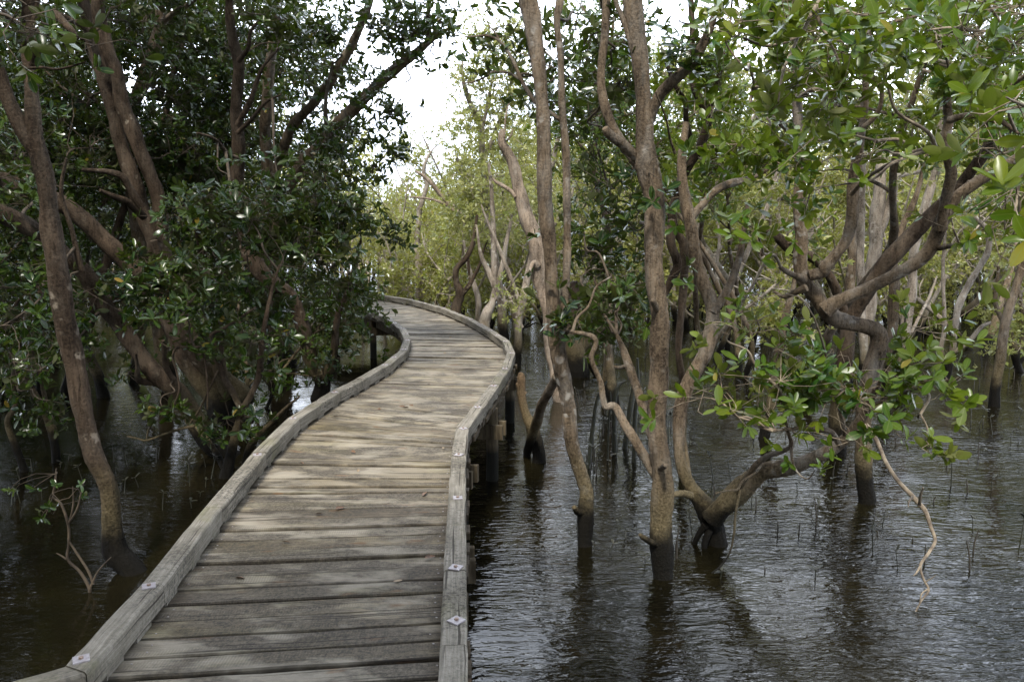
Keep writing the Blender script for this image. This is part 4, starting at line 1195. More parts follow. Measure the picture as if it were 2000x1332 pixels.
tree('leafy_branch', 'overhanging twig of broad olive leaves at the top, right of the stout pole', 'branch', TWIG, LEAF_RIGHT, [
    ((4.2, 3.9), [(1700, -160, 14), (1640, -60, 11), (1590, 20, 9), (1560, 70, 7), (1500, 90, 6), (1440, 70, 4), (1400, 60, 3)]),
    ((4.1, 3.9), [(1590, 20, 7), (1620, 80, 6), (1640, 130, 4), (1635, 190, 3)]),
    ((4.1, 3.9), [(1560, 70, 6), (1530, 140, 5), (1520, 200, 3)]),
    ((4.1, 3.9), [(1600, 0, 6), (1680, 30, 5), (1730, 25, 3)]),
], [(1440, 60, 56, 46, 3.9, .16, 1.50, 0.092, .12), (1520, 130, 60, 60, 3.9, .18, 1.35, 0.092, .12), (1630, 150, 60, 60, 3.9, .18, 1.35, 0.092, .12), (1640, 40, 60, 50, 3.9, .18, 1.35, 0.092, .08), (1590, 250, 50, 34, 4.0, .15, 1.20, 0.092, .1), (1550, 10, 60, 40, 4, .18, 1.35, 0.092, .1)], dip=False)

tree('leafy_branch', 'dark twig of large shaded leaves at the top left corner', 'branch', TWIG_DARK, LEAF_DARK, [
    ((3.2, 3.0), [(-140, -60, 12), (-80, -20, 10), (-30, 20, 7), (10, 30, 5), (40, 45, 3)]),
], [(20, 40, 30, 34, 3.05, .1, .9, .08)], dip=False)
# dead hanging branch
tree('hanging_branch', 'bare tan dead branch drooping over the open water at right', 'branch', TWIG, LEAF_RIGHT, [
    ((6.0, 4.7), [(1690, 830, 11), (1706, 850, 10), (1717, 870, 9), (1732, 905, 9), (1755, 940, 9), (1780, 967, 10), (1796, 985, 10), (1808, 1000, 9), (1818, 1030, 8), (1826, 1056, 7), (1812, 1082, 6), (1798, 1104, 6), (1804, 1130, 5), (1814, 1152, 5), (1800, 1172, 4), (1786, 1198, 3)]),
    ((5.1, 5.0), [(1796, 985, 7), (1798, 968, 6), (1803, 952, 3)]),
    ((5.1, 5.0), [(1782, 970, 6), (1775, 980, 4), (1774, 990, 2)]),
    ((4.8, 4.75), [(1797, 1106, 5), (1790, 1118, 4), (1784, 1124, 2)]),
    ((4.75, 4.7), [(1808, 1136, 3), (1818, 1130, 2), (1828, 1123, 1)]),
    ((4.75, 4.7), [(1812, 1150, 3), (1800, 1160, 3), (1796, 1180, 2), (1784, 1206, 1)]),
], dip=False)

# stems behind the gnarled tree
def stem(label, bark, d, pts, extra=(), blobs=(), leaf=None, name=BIG, **k):
    return tree(name, label, 'tree', bark, leaf or LEAF_PALE, [(d, pts)] + list(extra), blobs, leafL=.085, detail=False, sides=9, twig=None if leaf else TWIG_PALE, **k)


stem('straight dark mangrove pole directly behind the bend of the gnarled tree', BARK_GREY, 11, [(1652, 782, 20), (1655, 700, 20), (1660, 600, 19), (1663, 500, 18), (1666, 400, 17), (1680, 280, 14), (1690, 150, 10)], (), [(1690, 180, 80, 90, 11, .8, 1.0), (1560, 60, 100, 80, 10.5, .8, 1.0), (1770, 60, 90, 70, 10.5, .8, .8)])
stem('grey mangrove pole close beside the dark pole behind the gnarled tree', BARK_PALE, 12, [(1690, 750, 17), (1684, 640, 17), (1680, 540, 17), (1680, 440, 16), (1684, 330, 13), (1670, 200, 8)], (), [(1660, 230, 80, 80, 12, .8, 1.0)])
stem('pale peeling mangrove trunk standing bright behind the gnarled tree', BARK_PALE, 13, [(1690, 722, 26), (1694, 640, 26), (1698, 560, 27), (1706, 500, 26), (1712, 440, 25), (1716, 380, 24), (1720, 330, 20), (1728, 260, 14), (1735, 180, 8)],
     [(13, [(1712, 470, 18), (1728, 425, 18), (1745, 370, 17), (1752, 310, 15), (1756, 255, 12), (1770, 200, 7)]), (13, [(1752, 345, 9), (1775, 340, 8), (1795, 335, 6), (1805, 325, 3)])], [(1760, 200, 80, 70, 13, .9, .8)])
stem('reddish smooth mangrove pole right of the gnarled tree’s elbow', BARK_GREY, 10.5, [(1730, 795, 22), (1738, 700, 21), (1744, 615, 20), (1748, 540, 18), (1745, 500, 14), (1765, 440, 12), (1790, 380, 10), (1810, 300, 6)], (), [(1800, 320, 60, 60, 10.5, .6, .6)])
stem('slanting grey mangrove with lichen flecks right of the reddish pole', BARK_PALE, 11.5, [(1758, 768, 24), (1764, 690, 22), (1774, 610, 20), (1780, 560, 18), (1785, 500, 18), (1792, 450, 18), (1812, 390, 17), (1828, 330, 16), (1834, 270, 15), (1836, 200, 13), (1830, 120, 10), (1840, 0, 6)],
     [(11.5, [(1780, 650, 6), (1800, 610, 6), (1815, 580, 5), (1830, 540, 3)])], [(1850, 150, 100, 90, 11.5, 1, .9), (1830, 300, 60, 60, 11.5, .6, .5)])
stem('thin crooked pale mangrove stem before the thicket at right', BARK_PALE, 12.5, [(1848, 745, 12), (1860, 690, 12), (1864, 650, 12), (1872, 600, 13), (1892, 555, 12), (1914, 520, 12), (1930, 490, 12), (1928, 450, 10), (1905, 425, 8), (1890, 390, 6), (1870, 360, 4)],
     [(12.5, [(1850, 720, 8), (1838, 680, 8), (1845, 640, 8), (1842, 560, 7), (1844, 480, 6), (1850, 400, 4)]), (12.5, [(1858, 690, 9), (1890, 670, 9), (1915, 640, 8), (1935, 630, 5)])], [(1890, 380, 60, 50, 12.5, .6, .6), (1860, 420, 50, 60, 12.5, .5, .5)])
stem('dark forked mangrove bush at the right edge of the water', BARK_GREY, 13, [(1990, 728, 16), (1985, 700, 15), (1975, 660, 13), (1960, 630, 11), (1945, 590, 8), (1950, 520, 5)],
     [(13, [(1985, 700, 10), (2000, 640, 9), (1990, 560, 7), (2000, 480, 4)]), (13, [(1990, 710, 9), (2020, 660, 8), (2040, 600, 5)])], [(1970, 680, 60, 40, 12.5, .5, .9), (1960, 600, 60, 60, 13, .6, .9), (1975, 500, 50, 60, 13, .5, .7)])
stem('leafy reddish mangrove shoot left of the gnarled tree', BARK_GREY, 8.8, [(1490, 865, 20), (1500, 820, 20), (1510, 760, 20), (1520, 700, 18), (1528, 640, 14), (1550, 560, 10), (1560, 480, 6)], [(8.8, [(1515, 730, 10), (1550, 690, 9), (1580, 640, 6)])], [(1540, 640, 60, 50, 8.8, .4, .7), (1560, 480, 40, 50, 8.8, .4, .6)])
stem('forked brown mangrove with a straight right fork, framed between the S-curve and the gnarled tree', BARK_PALE, 15.5, [(1420, 678, 12), (1425, 610, 12), (1440, 540, 11), (1470, 470, 10), (1500, 400, 8), (1520, 320, 5)], [(15.5, [(1424, 620, 8), (1400, 540, 7), (1405, 460, 6), (1385, 380, 4)])], [(1470, 400, 70, 70, 15.5, 1, .8), (1320, 170, 80, 100, 13, .9, 1.0), (1430, 110, 80, 90, 13, .9, 1.0), (1490, 270, 70, 60, 14, .9, .8)])

# =================================================================== AROUND THE BEND
stem('weathered mangrove post-like trunk with a dark hollow by the far kerb', BARK_PALE, 19.5, [(819, 630, 20), (820, 580, 19), (818, 530, 18), (814, 490, 15), (817, 440, 10), (818, 405, 9)],
     [(19.5, [(816, 455, 8), (819, 415, 9), (828, 385, 9), (833, 360, 9), (828, 345, 8), (829, 325, 7), (840, 300, 4), (855, 282, 2)])], name='dead_tree')
stem('low Y-forked mangrove with dark curving arms beside the far kerb', BARK_LEFT, 15.2, [(890, 684, 20), (890, 620, 20), (893, 598, 19), (898, 574, 17), (890, 548, 13), (892, 525, 12), (908, 508, 11), (920, 485, 9), (926, 460, 7), (932, 420, 5)],
     [(15.2, [(898, 580, 12), (914, 560, 10), (926, 540, 8), (938, 515, 6), (944, 490, 4), (952, 470, 3)]), (15.2, [(914, 500, 5), (916, 530, 5), (918, 560, 4)])], [(960, 460, 40, 40, 15, .4, .6)])
stem('pale forked mangrove with a swollen cream foot at the outside of the bend', BARK_PALE, 14.2, [(940, 703, 26), (944, 640, 24), (952, 612, 20), (962, 592, 15), (967, 560, 12), (966, 520, 12), (964, 470, 11), (962, 400, 9), (955, 320, 6)],
     [(14.2, [(966, 585, 14), (974, 550, 12), (978, 530, 11), (984, 505, 10), (990, 470, 8), (1000, 420, 5)]), (14.2, [(966, 560, 13), (956, 535, 12), (946, 515, 10), (938, 490, 7), (930, 440, 4)])], [(950, 330, 70, 60, 14.2, .7, .8), (990, 420, 40, 40, 14.2, .5, .7)])
stem('thin pale mangrove stem left of the cream-footed one at the bend', BARK_PALE, 15.8, [(933, 677, 13), (934, 620, 12), (934, 590, 12), (926, 555, 10), (915, 520, 8), (905, 470, 5)], (), [(905, 460, 40, 40, 15.8, .5, .7)])
stem('long brown fallen-looking limb slanting through the pale foliage past the bend', BARK_DEAD, 18, [(1010, 640, 14), (985, 500, 13), (950, 440, 13), (905, 424, 12), (870, 390, 10), (846, 362, 9), (828, 345, 7), (812, 335, 5)],
     [(18, [(900, 422, 7), (880, 405, 6), (860, 395, 5), (835, 388, 4), (800, 385, 3)]), (18, [(905, 430, 6), (905, 470, 5), (902, 520, 4)])])
stem('tall pale-leaved mangrove standing against the white sky beyond the bend', BARK_PALE, 16.5, [(985, 665, 20), (975, 560, 18), (955, 440, 15), (945, 330, 13), (938, 240, 12), (920, 205, 9), (905, 165, 7), (903, 110, 4)],
     [(16.5, [(943, 250, 9), (925, 225, 8), (912, 180, 6), (900, 140, 4)]), (16.5, [(945, 320, 8), (970, 250, 7), (990, 200, 5), (1000, 140, 3)]), (16.5, [(940, 260, 7), (955, 190, 6), (965, 130, 4), (960, 80, 2)]), (16.5, [(950, 390, 8), (905, 340, 7), (890, 300, 4)])],
     [(925, 280, 50, 64, 16.3, .8, 1.5), (960, 190, 60, 76, 16.5, .9, 1.9), (925, 130, 40, 60, 16.5, .6, 1.5), (985, 110, 50, 70, 16.5, .7, 1.6), (985, 320, 50, 60, 16.5, .7, 1.4), (965, 90, 50, 40, 16.5, .6, .8), (910, 350, 56, 60, 16, .7, 1.6), (1000, 240, 40, 70, 16.5, .6, 1.3), (920, 420, 70, 50, 16, .7, 1.5), (1010, 420, 50, 60, 16, .6, 1.2), (900, 250, 26, 50, 16.2, .5, 1.0), (1010, 150, 40, 70, 16.5, .6, 1.2), (930, 60, 50, 40, 16.5, .6, .7), (1010, 50, 50, 60, 16.5, .6, 1.0), (890, 170, 24, 40, 16.4, .4, .6)])
stem('leafy mangrove screen behind the slim central stem', BARK_PALE, 13.5, [(1010, 716, 16), (1015, 620, 15), (1035, 520, 13), (1060, 420, 11), (1080, 320, 9), (1100, 220, 6)],
     [(13.5, [(1018, 600, 9), (985, 510, 8), (955, 440, 6), (940, 400, 3)]), (13.5, [(1040, 500, 8), (1090, 430, 7), (1130, 380, 4)]), (13.5, [(1020, 640, 7), (1000, 590, 6), (985, 560, 3)])],
     [(1000, 590, 34, 44, 12.8, .4, 1.3, .075, -.1), (1100, 390, 60, 60, 13.5, .8, 1.0), (1130, 300, 60, 70, 13.5, .8, .9), (1020, 300, 30, 60, 13.5, .6, .7), (1150, 200, 70, 80, 13.5, .9, .8)])
stem('loosely leaved mangrove between the central stem and the stout pole', BARK_GREY, 10.5, [(1180, 796, 13), (1182, 740, 12), (1190, 660, 11), (1180, 580, 10), (1190, 500, 8), (1210, 420, 5)],
     [(10.5, [(1188, 650, 7), (1220, 590, 6), (1240, 530, 4)]), (10.5, [(1186, 600, 6), (1150, 520, 5), (1140, 450, 3)])], [(1170, 430, 70, 60, 10.5, .6, 1.0), (1210, 560, 60, 60, 10, .5, 1.2), (1150, 560, 40, 60, 10.4, .5, 1.0), (1220, 650, 50, 40, 10, .4, 1.0), (1180, 120, 100, 110, 9.5, .8, 1.2), (1160, 270, 70, 70, 10, .7, 1.0)], leaf=LEAF_DARK)

# short stems standing in the water behind the stout pole
for i, (lab, d, pts) in enumerate([
    ('black stick standing in the water just left of the stout pole, straightest of five', 7.9, [(1240, 838, 10), (1241, 800, 9), (1246, 760, 7), (1245, 700, 5)]),
    ('black stick leaning left of the stout pole beside the straight one', 8.4, [(1228, 815, 11), (1232, 785, 10), (1238, 755, 8), (1240, 735, 6)]),
    ('dark forked stick in the water under the zigzag branch', 7.7, [(1156, 850, 8), (1160, 820, 8), (1164, 790, 7), (1172, 765, 6), (1185, 745, 4)]),
    ('dark stick with a twiggy crown in the water mid-way between slim stem and stout pole', 8.2, [(1200, 820, 10), (1200, 790, 10), (1203, 765, 9), (1212, 750, 6), (1222, 744, 3)]),
    ('thin black stick nearest the zigzag branch', 8.0, [(1189, 838, 4), (1190, 815, 4), (1193, 790, 3), (1192, 765, 2)]),
]):
    tree('stick', lab, 'stick', SEEDM, LEAF_DARK, [(d, pts)], detail=False, sides=7)

# =================================================================== THICKET: copies of a few grown trees
def grow(height, nst, leafL, mb_t, mb_c, low=0.25, ncl=26, wid=1.0, cov=1.0):
    sk = []
    for s in range(nst):
        az = RNG.uniform(0, 6.28)
        lean = RNG.uniform(0.05, 0.4)
        h = height * RNG.uniform(0.7, 1.0)
        K = 7
        P = np.zeros((K, 3))
        P[0] = [0.12 * math.cos(az) * (nst > 1), 0.12 * math.sin(az) * (nst > 1), -0.3]
        dv = np.array([math.cos(az) * lean, math.sin(az) * lean, 1.0])
        for k in range(1, K):
            dv = dv + RNG.normal(0, 0.3, 3) * [1, 1, 0.1]
            P[k] = P[k - 1] + dv / np.linalg.norm(dv) * (h + 0.3) / (K - 1)
        R = np.linspace(0.062, 0.014, K) * RNG.uniform(0.7, 1.2) * (height / 6) ** 0.7
        C, r = tube(mb_t, P, R, 7, 0, 4)
        sk.append(C[len(C) // 3:])
        for j in range(RNG.integers(4, 8)):
            i = int(len(C) * RNG.uniform(low, 0.92))
            a2 = RNG.uniform(0, 6.28)
            L = h * RNG.uniform(0.16, 0.34) * wid
            q = np.array([math.cos(a2), math.sin(a2), RNG.uniform(0.3, 1.1)])
            q = q / np.linalg.norm(q)
            B = [C[i]]
            for k in range(4):
                q = q + RNG.normal(0, 0.25, 3)
                q /= np.linalg.norm(q)
                B.append(B[-1] + q * L / 4)
            C2, _ = tube(mb_t, B, np.linspace(max(0.01, r[i] * 0.6), 0.006, 5), 5, 0, 3)
            sk.append(C2)
    sk = np.vstack(sk)
    hi = sk[sk[:, 2] > height * low * 0.8]
    for k in range(ncl):
        c = hi[RNG.integers(len(hi))] + RNG.normal(0, 0.16 * wid, 3) * (height / 6)
        s = RNG.uniform(0.25, 0.6) * (height / 6) ** 0.6
        blob(mb_c, sk, c, (s, s, s * 0.75), leafL, cov, False)


def proto(height, nst, leafL, leaf, bark, low, ncl, wid, cov):
    global RNG
    RNG = np.random.default_rng(int(height * 1000 + nst * 37 + ncl))
    a, c = MB(), MB()
    grow(height, nst, leafL, a, c, low, ncl, wid, cov)
    return a.mesh('trunk', [bark]), c.mesh('crown', [leaf, TWIG_DARK if leaf is LEAF_DARK else TWIG_PALE])


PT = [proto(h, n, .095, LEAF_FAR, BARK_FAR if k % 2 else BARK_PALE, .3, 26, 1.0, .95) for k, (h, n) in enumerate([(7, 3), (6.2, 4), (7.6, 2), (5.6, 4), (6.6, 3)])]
PS = [proto(h, n, .085, LEAF_FAR, BARK_FAR, .10, 22, 1.3, 1.1) for h, n in [(2.6, 3), (3.2, 3), (2.2, 4), (3.6, 2)]]
PH = [proto(h, n, .085, LEAF_RIGHT, BARK_GREY, .55, 20, 1.1, .75) for h, n in [(7.2, 1), (6.6, 2), (7.8, 1)]]
PHD = [proto(h, n, .085, LEAF_DARK, BARK_GREY, .74, 34, 1.0, 1.1) for h, n in [(7.6, 2), (7.2, 2)]]
PLL = [proto(h, n, .085, LEAF_DARK, BARK_LEFT, .2, 44, 1.15, 1.25) for h, n in [(7.5, 2), (6.8, 3), (8, 2)]]
PSL = [proto(h, n, .08, LEAF_DARK, BARK_LEFT, .12, 22, 1.4, 1.1) for h, n in [(2.4, 3), (3.0, 3)]]


PB = [proto(h, n, .085, LEAF_FAR, BARK_PALE if k % 2 else BARK_FAR, .35, 7, 1.0, .6) for k, (h, n) in enumerate([(5.6, 2), (6.4, 1), (4.8, 3), (5.2, 2)])]


def place(name, meshes, x, y, s, rz, label, cat, group, sz=1.0):
    r = tag(empty(name, (x, y, 0)), label, cat, group)
    r.rotation_euler[2] = rz
    r.scale = (s, s, s * sz)
    link('trunk', meshes[0], r)
    link('crown', meshes[1], r)
    return r


VC = {}


def spill(me, x, y, s, rz, near, x0=735, x1=1100):
    """share of a crown that would hang over the open path or right in front of the viewer"""
    if me.name not in VC:
        v = np.zeros(len(me.vertices) * 3, np.float32)
        me.vertices.foreach_get('co', v)
        VC[me.name] = v.reshape(-1, 3)[::23]
    v = VC[me.name] * s
    c, q = math.cos(rz), math.sin(rz)
    w = np.column_stack([v[:, 0] * c - v[:, 1] * q + x, v[:, 0] * q + v[:, 1] * c + y, v[:, 2]]) - CAM
    d = w @ FWD
    ok = d > 0.1
    px = 1000 + FPX * w[ok] @ RGT / d[ok]
    py = 666 - FPX * w[ok] @ UPV / d[ok]
    inf = (py > -30) & (py < 1360)
    bad = inf & (((px > x0) & (px < x1)) | ((d[ok] < near) & (px > -30) & (px < 2030)))
    return bad.mean() * ok.mean() if len(bad) else 0.0


def turn(me, x, y, s, near=8.5, lim=0.004):
    best = min(((spill(me, x, y, s, a, near), a) for a in rg.uniform(0, 6.28, 14)), key=lambda q: q[0])
    return best[1] if best[0] <= lim else None


def px_of(x, y):
    v = np.array([x, y, 0]) - CAM
    return 1000 + FPX * v[0] / v.dot(FWD)


def on_deck(x, y, m=0.7):
    L = np.array(LK)
    Rr = np.array(RK)
    d1 = np.hypot(*(dense(L, 5) - [x, y]).T).min()
    d2 = np.hypot(*(dense(Rr, 5) - [x, y]).T).min()
    mid = np.hypot(*(dense((L + Rr) / 2, 5) - [x, y]).T).min()
    return min(d1, d2, mid) < m


rg = np.random.default_rng(5)
taken = []


def free(x, y, dmin):
    for a, b in taken:
        if (a - x) ** 2 + (b - y) ** 2 < dmin * dmin:
            return False
    taken.append((x, y))
    return True


LAB_R = ('pale slender mangrove among many in the sunlit thicket across the flooded right side', 'mangroves in the right-hand thicket')
LAB_C = ('pale slender mangrove among many in the bright thicket past the boardwalk bend', 'mangroves past the boardwalk bend')
LAB_L = ('dark leafy mangrove among many in the shaded thicket left of the boardwalk', 'mangroves in the left-hand thicket')
LAB_RS = ('low leafy mangrove bush among many at the foot of the right thicket', 'bushes in the right-hand thicket')
LAB_CS = ('low leafy mangrove bush among many lining the far boardwalk bend', 'bushes past the boardwalk bend')
LAB_LS = ('low dark mangrove bush among many in the shade left of the boardwalk', 'bushes in the left-hand thicket')


def zone(px):
    return LAB_L if px < 700 else LAB_C if px < 1060 else LAB_R


# tall trees
for y in np.arange(14.5, 44, 2.1):
    half = y * 0.72 + 1.5
    for x in np.arange(-half, half, 2.2 + y * 0.022):
        xx, yy = x + rg.normal(0, .7), y + rg.normal(0, .7)
        p = px_of(xx, yy)
        if on_deck(xx, yy, 1.3) or not free(xx, yy, 1.2):
            continue
        if p < 690 and yy < 26:
            continue
        if p > 1000 and yy < 17.0:
            continue
        if 690 <= p <= 1060 and yy < 18.5:
            continue
        lab = zone(p)
        m = PT[rg.integers(len(PT))]
        s = rg.uniform(.8, 1.1) * (1.16 if p > 1060 else 1)
        if 740 < p < 915:     # the sky gap over the path
            s = min(s, (2.4 + yy * 0.055) / 6.4)
        a = rg.uniform(0, 6.28)
        if p < 760:
            a = turn(m[1], xx, yy, s, 1.0, 0.05) or a
        place(BIG, m, xx, yy, s, a, lab[0], 'tree', lab[1])
# low growth
for y in np.arange(13.5, 30, 1.5):
    half = y * 0.70 + 1
    for x in np.arange(-half, half, 1.9 + y * 0.02):
        xx, yy = x + rg.normal(0, .5), y + rg.normal(0, .5)
        p = px_of(xx, yy)
        if on_deck(xx, yy, 1.0) or not free(xx, yy, .9):
            continue
        if p < 690 or (690 <= p <= 1060 and yy < 16.5) or (p > 1060 and yy < 15.5):
            continue
        lab = LAB_CS if p < 1060 else LAB_RS
        s = rg.uniform(.7, 1.1)
        place('mangrove_bush', PS[rg.integers(len(PS))], xx, yy, s, rg.uniform(0, 6.28), lab[0], 'bush', lab[1])
for k in range(74):
    yy = rg.uniform(13.5, 26)
    px = rg.uniform(1010, 2020) if k % 3 else rg.uniform(860, 1010)
    if px < 1010:
        yy = max(yy, 18.5)
    xx = (px - 1000) / FPX * yy
    if on_deck(xx, yy, 1.2) or not free(xx, yy, .8):
        continue
    place(BIG, PB[rg.integers(len(PB))], xx, yy, rg.uniform(.8, 1.1), rg.uniform(0, 6.28), 'bare-limbed pale mangrove with a thin crown, one of the scattered poles before the thicket', 'tree', 'sparse pale mangroves before the thicket')
# left wall of forest
for y in np.arange(11.5, 27, 1.8):
    for x in np.arange(-y * 0.74 - 2.0, -3.2 if y < 16 else -4.0, 1.7):
        xx, yy = x + rg.normal(0, .5), y + rg.normal(0, .5)
        p = px_of(xx, yy)
        if on_deck(xx, yy, 1.6) or p > (600 if yy < 17 else 680) or not free(xx, yy, 1.0):
            continue
        mm, s = PLL[rg.integers(len(PLL))], rg.uniform(.9, 1.15)
        a = turn(mm[1], xx, yy, s)
        if a is not None:
            place(BIG, mm, xx, yy, s, a, LAB_L[0], 'tree', LAB_L[1])
for y in np.arange(10.8, 24, 1.7):
    for x in np.arange(-y * 0.68 - 1, -3.0, 1.7):
        xx, yy = x + rg.normal(0, .5), y + rg.normal(0, .5)
        p = px_of(xx, yy)
        if on_deck(xx, yy, 1.5) or p > 690 or not free(xx, yy, .8):
            continue
        place('mangrove_bush', PSL[rg.integers(len(PSL))], xx, yy, rg.uniform(.7, 1.1), rg.uniform(0, 6.28), LAB_LS[0], 'bush', LAB_LS[1])
# forest added out of view beside and behind the camera: it shades the left bank and is mirrored in the water
LAB_B = ('dark leafy mangrove added out of view to shade the near left bank', 'mangroves added to shade the near left bank')
for xx, yy, s in [(-6.2, 1.2, .95), (-4.9, -1.6, 1.0), (-7.2, 4.6, 1.0), (-7.6, .6, 1.05), (-3.4, -3.6, 1.0), (-6.4, -4.4, 1.05), (-9.8, 3, 1.1), (-9.8, 7.6, 1.0), (-8.4, 9.6, 1.0), (-0.5, -5.2, 1.0)]:
    mm = PLL[rg.integers(len(PLL))]
    a = turn(mm[1], xx, yy, s, 7.0, 0.02)
    if a is not None:
        place(BIG, mm, xx, yy, s, a, LAB_B[0], 'tree', LAB_B[1])

for xx, yy, s in [(-3.6, -.9, 1.1), (1.3, -1.5, 1.1), (0.9, -3.4, 1.1), (-2.2, -2.6, 1.15)]:  # unseen high crowns, added around the camera to shade the near deck
    a = turn(PHD[0][1], xx, yy, s, 9.0, 0.0005)
    if a is None:
        continue
    place(BIG, PHD[0], xx, yy, s, a, 'unseen high-crowned mangrove added to shade the start of the boardwalk', 'tree', 'unseen mangroves added to shade the near boardwalk')
for k, (px, yy, s) in enumerate([(1215, 10.2, .95), (1462, 12.4, 1.0), (1575, 11.2, .95), (1960, 10.4, .95), (1400, 14.2, 1.0), (1920, 15, 1.0)]):
    q = at(px, 600, yy)
    place(BIG, PH[k % 3], q[0], yy, s, rg.uniform(0, 6.28), 'tall thin-stemmed mangrove with a high leafy crown, one of several among the right-hand trunks', 'tree', 'high-crowned mangroves among the right-hand trunks')

# far wood: one unbroken mass beyond the countable trees
b = MB()
n = 52000
th = RNG.uniform(-0.72, 0.72, n)
dist = RNG.uniform(44, 60, n)
X = np.column_stack([np.sin(th) * dist, np.cos(th) * dist, np.zeros(n)])
top = 6.6 + 1.0 * np.sin(th * 23) + 0.8 * np.sin(th * 57 + 1) + 0.6 * np.sin(th * 131)
pxs = 1000 + FPX * np.tan(th)
top = np.where((pxs > 745) & (pxs < 905), 4.6 + 0.5 * np.sin(th * 90), top)
X[:, 2] = top * RNG.random(n) ** 0.85
D = unit(RNG.normal(size=(n, 3)))
leaves(b, X, D, unit(RNG.normal(size=(n, 3))), RNG.uniform(.22, .4, n), RNG.uniform(.12, .2, n), np.clip(RNG.beta(2, 2.4, n), 0, .96), 0, False)
st = 260
th = RNG.uniform(-0.7, 0.7, st)
ds = RNG.uniform(43, 52, st)
P0 = np.column_stack([np.sin(th) * ds, np.cos(th) * ds, np.full(st, -.3)])
tt = np.linspace(0, 1, 5)
P = P0[:, None] + tt[None, :, None] * np.array([0, 0, 5.0]) + np.cumsum(RNG.normal(0, .2, (st, 5, 3)), 1) * [1, 1, .1]
tubes_batch(b, P, np.broadcast_to(np.linspace(.09, .03, 5), (st, 5)), 5, 1)
far = link('distant_forest', b.mesh('distant_forest', [LEAF_FAR, BARK_FAR]))
tag(far, 'hazy mass of far mangrove forest closing the view behind everything', 'forest', None, 'stuff')


# =================================================================== SEEDLINGS, BREATHING ROOTS, FALLEN LEAVES
def seedling_mesh(h, k):
    b = MB()
    t = np.linspace(0, 1, 5)[:, None]
    bend = RNG.normal(0, .015, 2)
    P = np.column_stack([bend[0] * t[:, 0] ** 2, bend[1] * t[:, 0] ** 2, -0.08 + (h + .08) * t[:, 0]])
    tube(b, P, [.0042, .004, .0036, .003, .0022], 5, 0, 2)
    tip = P[-1]
    for q in range(k):
        a = RNG.uniform(0, 6.28) + q * PI
        D = np.array([[math.cos(a), math.sin(a), RNG.uniform(-.2, .9)]])
        leaves(b, tip[None] - [[0, 0, .01 * (q // 2)]], D, np.array([[0, 0, 1.0]]), np.array([RNG.uniform(.035, .06)]), np.array([.02]), np.array([.1]), 0)
    return b.mesh('seedling', [SEEDM])


def root_mesh(h):
    b = MB()
    P = [(0, 0, -.1), (0.002, 0, h * .4), (RNG.normal(0, .008), RNG.normal(0, .008), h)]
    tube(b, P, [.0065, .006, .0035], 6, 0, 3, .1)
    return b.mesh('breathing_root', [ROOTM])


SM = [seedling_mesh(h, k) for h, k in [(.09, 2), (.13, 3), (.17, 4), (.07, 2), (.21, 4), (.05, 3)]]
RM = [root_mesh(h) for h in (.04, .06, .09, .12, .17)]
rg2 = np.random.default_rng(21)


def scatter(n, region, fn):
    k = 0
    while k < n:
        px, py = region(rg2)
        p = onz(px, py)
        if on_deck(p[0], p[1], .85):
            continue
        fn(p)
        k += 1


def put_seed(p):
    o = link('seedling', SM[rg2.integers(len(SM))], None, (p[0], p[1], 0))
    o.rotation_euler = (rg2.normal(0, .12), rg2.normal(0, .12), rg2.uniform(0, 6.28))
    s = rg2.uniform(.8, 1.45)
    o.scale = (s, s, s)
    tag(o, 'tiny dark mangrove seedling with paired leaves poking out of the rippled water', 'seedling', 'seedlings standing in the water')


def put_root(p):
    o = link('breathing_root', RM[rg2.integers(len(RM))], None, (p[0], p[1], 0))
    o.rotation_euler = (rg2.normal(0, .06), rg2.normal(0, .06), rg2.uniform(0, 6.28))
    s = rg2.uniform(.8, 1.5)
    o.scale = (1, 1, s)
    tag(o, 'thin bare dark root spike standing upright out of the water', 'root', 'breathing roots standing in the water')


def reg_near(r):
    if r.random() < .55:
        return r.uniform(970, 1330), r.uniform(790, 930)
    return r.uniform(960, 1990), 830 + 300 * r.random() ** 1.6


def reg_far(r):
    return (r.uniform(1010, 1560) if r.random() < .7 else r.uniform(1560, 2000)), r.uniform(660, 790)


scatter(135, reg_near, put_seed)
scatter(55, reg_far, put_seed)
scatter(30, lambda r: (r.uniform(20, 420), r.uniform(880, 1000)), put_seed)
scatter(150, reg_far, put_root)
scatter(60, reg_near, put_root)
scatter(40, lambda r: (r.uniform(560, 760), r.uniform(650, 730)), put_root)


def fallen_mesh(mat):
    b = MB()
    n = 1
    a = RNG.uniform(0, 6.28)
    L = RNG.uniform(.04, .065)
    D = np.array([[1, 0, .02]])
    leaves(b, np.array([[-L / 2, 0, .006]]), D, np.array([[0, RNG.normal(0, .3), 1.0]]), np.array([L]), np.array([L * .5]), np.array([.5]))
    me = b.mesh('fallen_leaf', [mat])
    return me


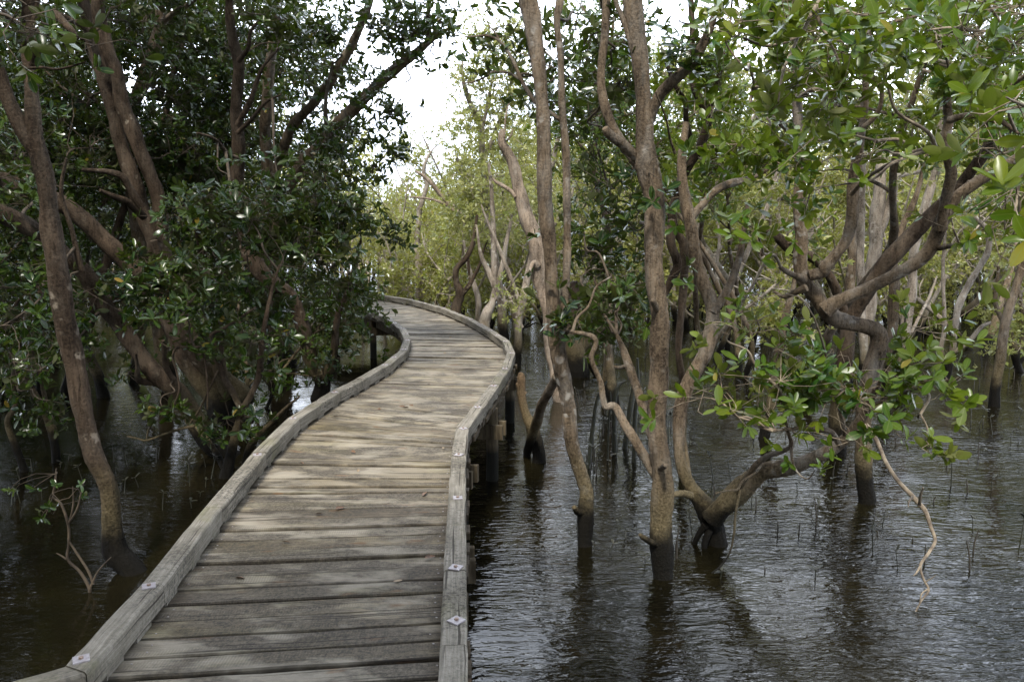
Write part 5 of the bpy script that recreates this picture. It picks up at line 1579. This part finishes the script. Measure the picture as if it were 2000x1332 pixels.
FM = [fallen_mesh(DRYLEAF) for _ in range(4)]
FP = [fallen_mesh(DRYPALE) for _ in range(3)]
for (x, y, pale) in [(869, 690, 1), (848, 707, 1), (785, 795, 0), (792, 797, 0), (803, 793, 0), (838, 752, 0), (690, 884, 0), (866, 876, 1), (664, 994, 0), (624, 1005, 0), (777, 1136, 1), (700, 920, 1),
                     (910, 638, 0), (835, 620, 0), (765, 660, 0), (880, 660, 1), (975, 705, 0), (962, 700, 0), (740, 800, 0), (655, 815, 0), (590, 905, 0), (830, 965, 0), (560, 1060, 0), (840, 1090, 0), (470, 1130, 0), (800, 640, 1)]:
    p = onz(x, y, DECK + .004)
    o = link('fallen_leaf', (FP if pale else FM)[rg2.integers(3)], None, (p[0], p[1], DECK + .003))
    o.rotation_euler[2] = rg2.uniform(0, 6.28)
    tag(o, 'small pale tan leaf lying dry on the boardwalk planks' if pale else 'small curled brown leaf lying on the boardwalk planks', 'leaf', 'tan fallen leaves on the deck' if pale else 'brown fallen leaves on the deck')
p = onz(488, 966, DECK)
b = MB()
tube(b, [(p[0] - .06, p[1] - .02, DECK + .007), (p[0] - .02, p[1] + .0, DECK + .009), (p[0] + .03, p[1] + .05, DECK + .012), (p[0] + .02, p[1] + .09, DECK + .016)], [.003, .0035, .003, .0015], 5, 0, 4)
tag(link('fallen_twig', b.mesh('fallen_twig', [TWIG])), 'small curled twig lying on the deck against the left kerb', 'twig')


# =================================================================== LIGHT, SKY, CAMERA
SUN_EL, SUN_AZ = math.radians(54), math.radians(192)
w = bpy.data.worlds.new('World')
SC.world = w
w.use_nodes = True
t = w.node_tree
for n in list(t.nodes):
    t.nodes.remove(n)
sky = t.nodes.new('ShaderNodeTexSky')
sky.sky_type = 'NISHITA'
sky.sun_disc = False
sky.sun_elevation = SUN_EL
sky.sun_rotation = SUN_AZ
sky.air_density = 1.2
sky.dust_density = 2.0
tc = t.nodes.new('ShaderNodeTexCoord')
nv = noise(t, mapping(t, tc.outputs['Generated'], (1, 1, 1.7)), 2.3, 7, 0.6, 0.4)
sep = t.nodes.new('ShaderNodeSeparateXYZ')
ln(t, tc.outputs['Generated'], sep.inputs[0])
low = ramp(t, sep.outputs[2], [(0.0, 0.4), (0.2, 0.25), (0.38, 0.0)])      # cloud thickens to the horizon
front = mth(t, 'MULTIPLY', mth(t, 'SUBTRACT', sep.outputs[1], 0.2), 0.3)     # the cloud bank lies ahead, clearer behind
mask = ramp(t, mth(t, 'ADD', mth(t, 'ADD', nv, low), front), [(0.47, 0.0), (0.63, 1.0)])
cl = mixc(t, ramp(t, nv, [(0.4, 0.0), (0.7, 1.0)]), (20.5, 22.8, 27.2), (39, 41.5, 46))
c = mixc(t, mask, sky.outputs[0], cl)
bg = t.nodes.new('ShaderNodeBackground')
bg.inputs[1].default_value = 0.12
ln(t, c, bg.inputs[0])
wo = t.nodes.new('ShaderNodeOutputWorld')
ln(t, bg.outputs[0], wo.inputs[0])

sl = bpy.data.lights.new('sun', 'SUN')
sl.energy = 4.0
sl.angle = math.radians(9)
sl.color = (1.0, 0.955, 0.87)
so = bpy.data.objects.new('sun', sl)
COL.objects.link(so)
sd = Vector((math.sin(SUN_AZ) * math.cos(SUN_EL), math.cos(SUN_AZ) * math.cos(SUN_EL), math.sin(SUN_EL)))
so.rotation_euler = sd.to_track_quat('Z', 'Y').to_euler()

cam = bpy.data.cameras.new('camera')
cam.sensor_width = 36
cam.lens = 36 * FPX / 2000
cam.clip_end = 2000
cam.clip_start = 0.05
co = bpy.data.objects.new('camera', cam)
COL.objects.link(co)
co.location = CAM
co.rotation_euler = (PI / 2 - PITCH, 0, 0)
SC.camera = co

SC.view_settings.view_transform = 'Standard'
SC.view_settings.look = 'None'
SC.view_settings.exposure = 0.55
SC.view_settings.gamma = 1.0
SC.cycles.use_denoising = True
SC.cycles.max_bounces = 8
SC.cycles.diffuse_bounces = 4
SC.cycles.glossy_bounces = 4
SC.cycles.transmission_bounces = 4
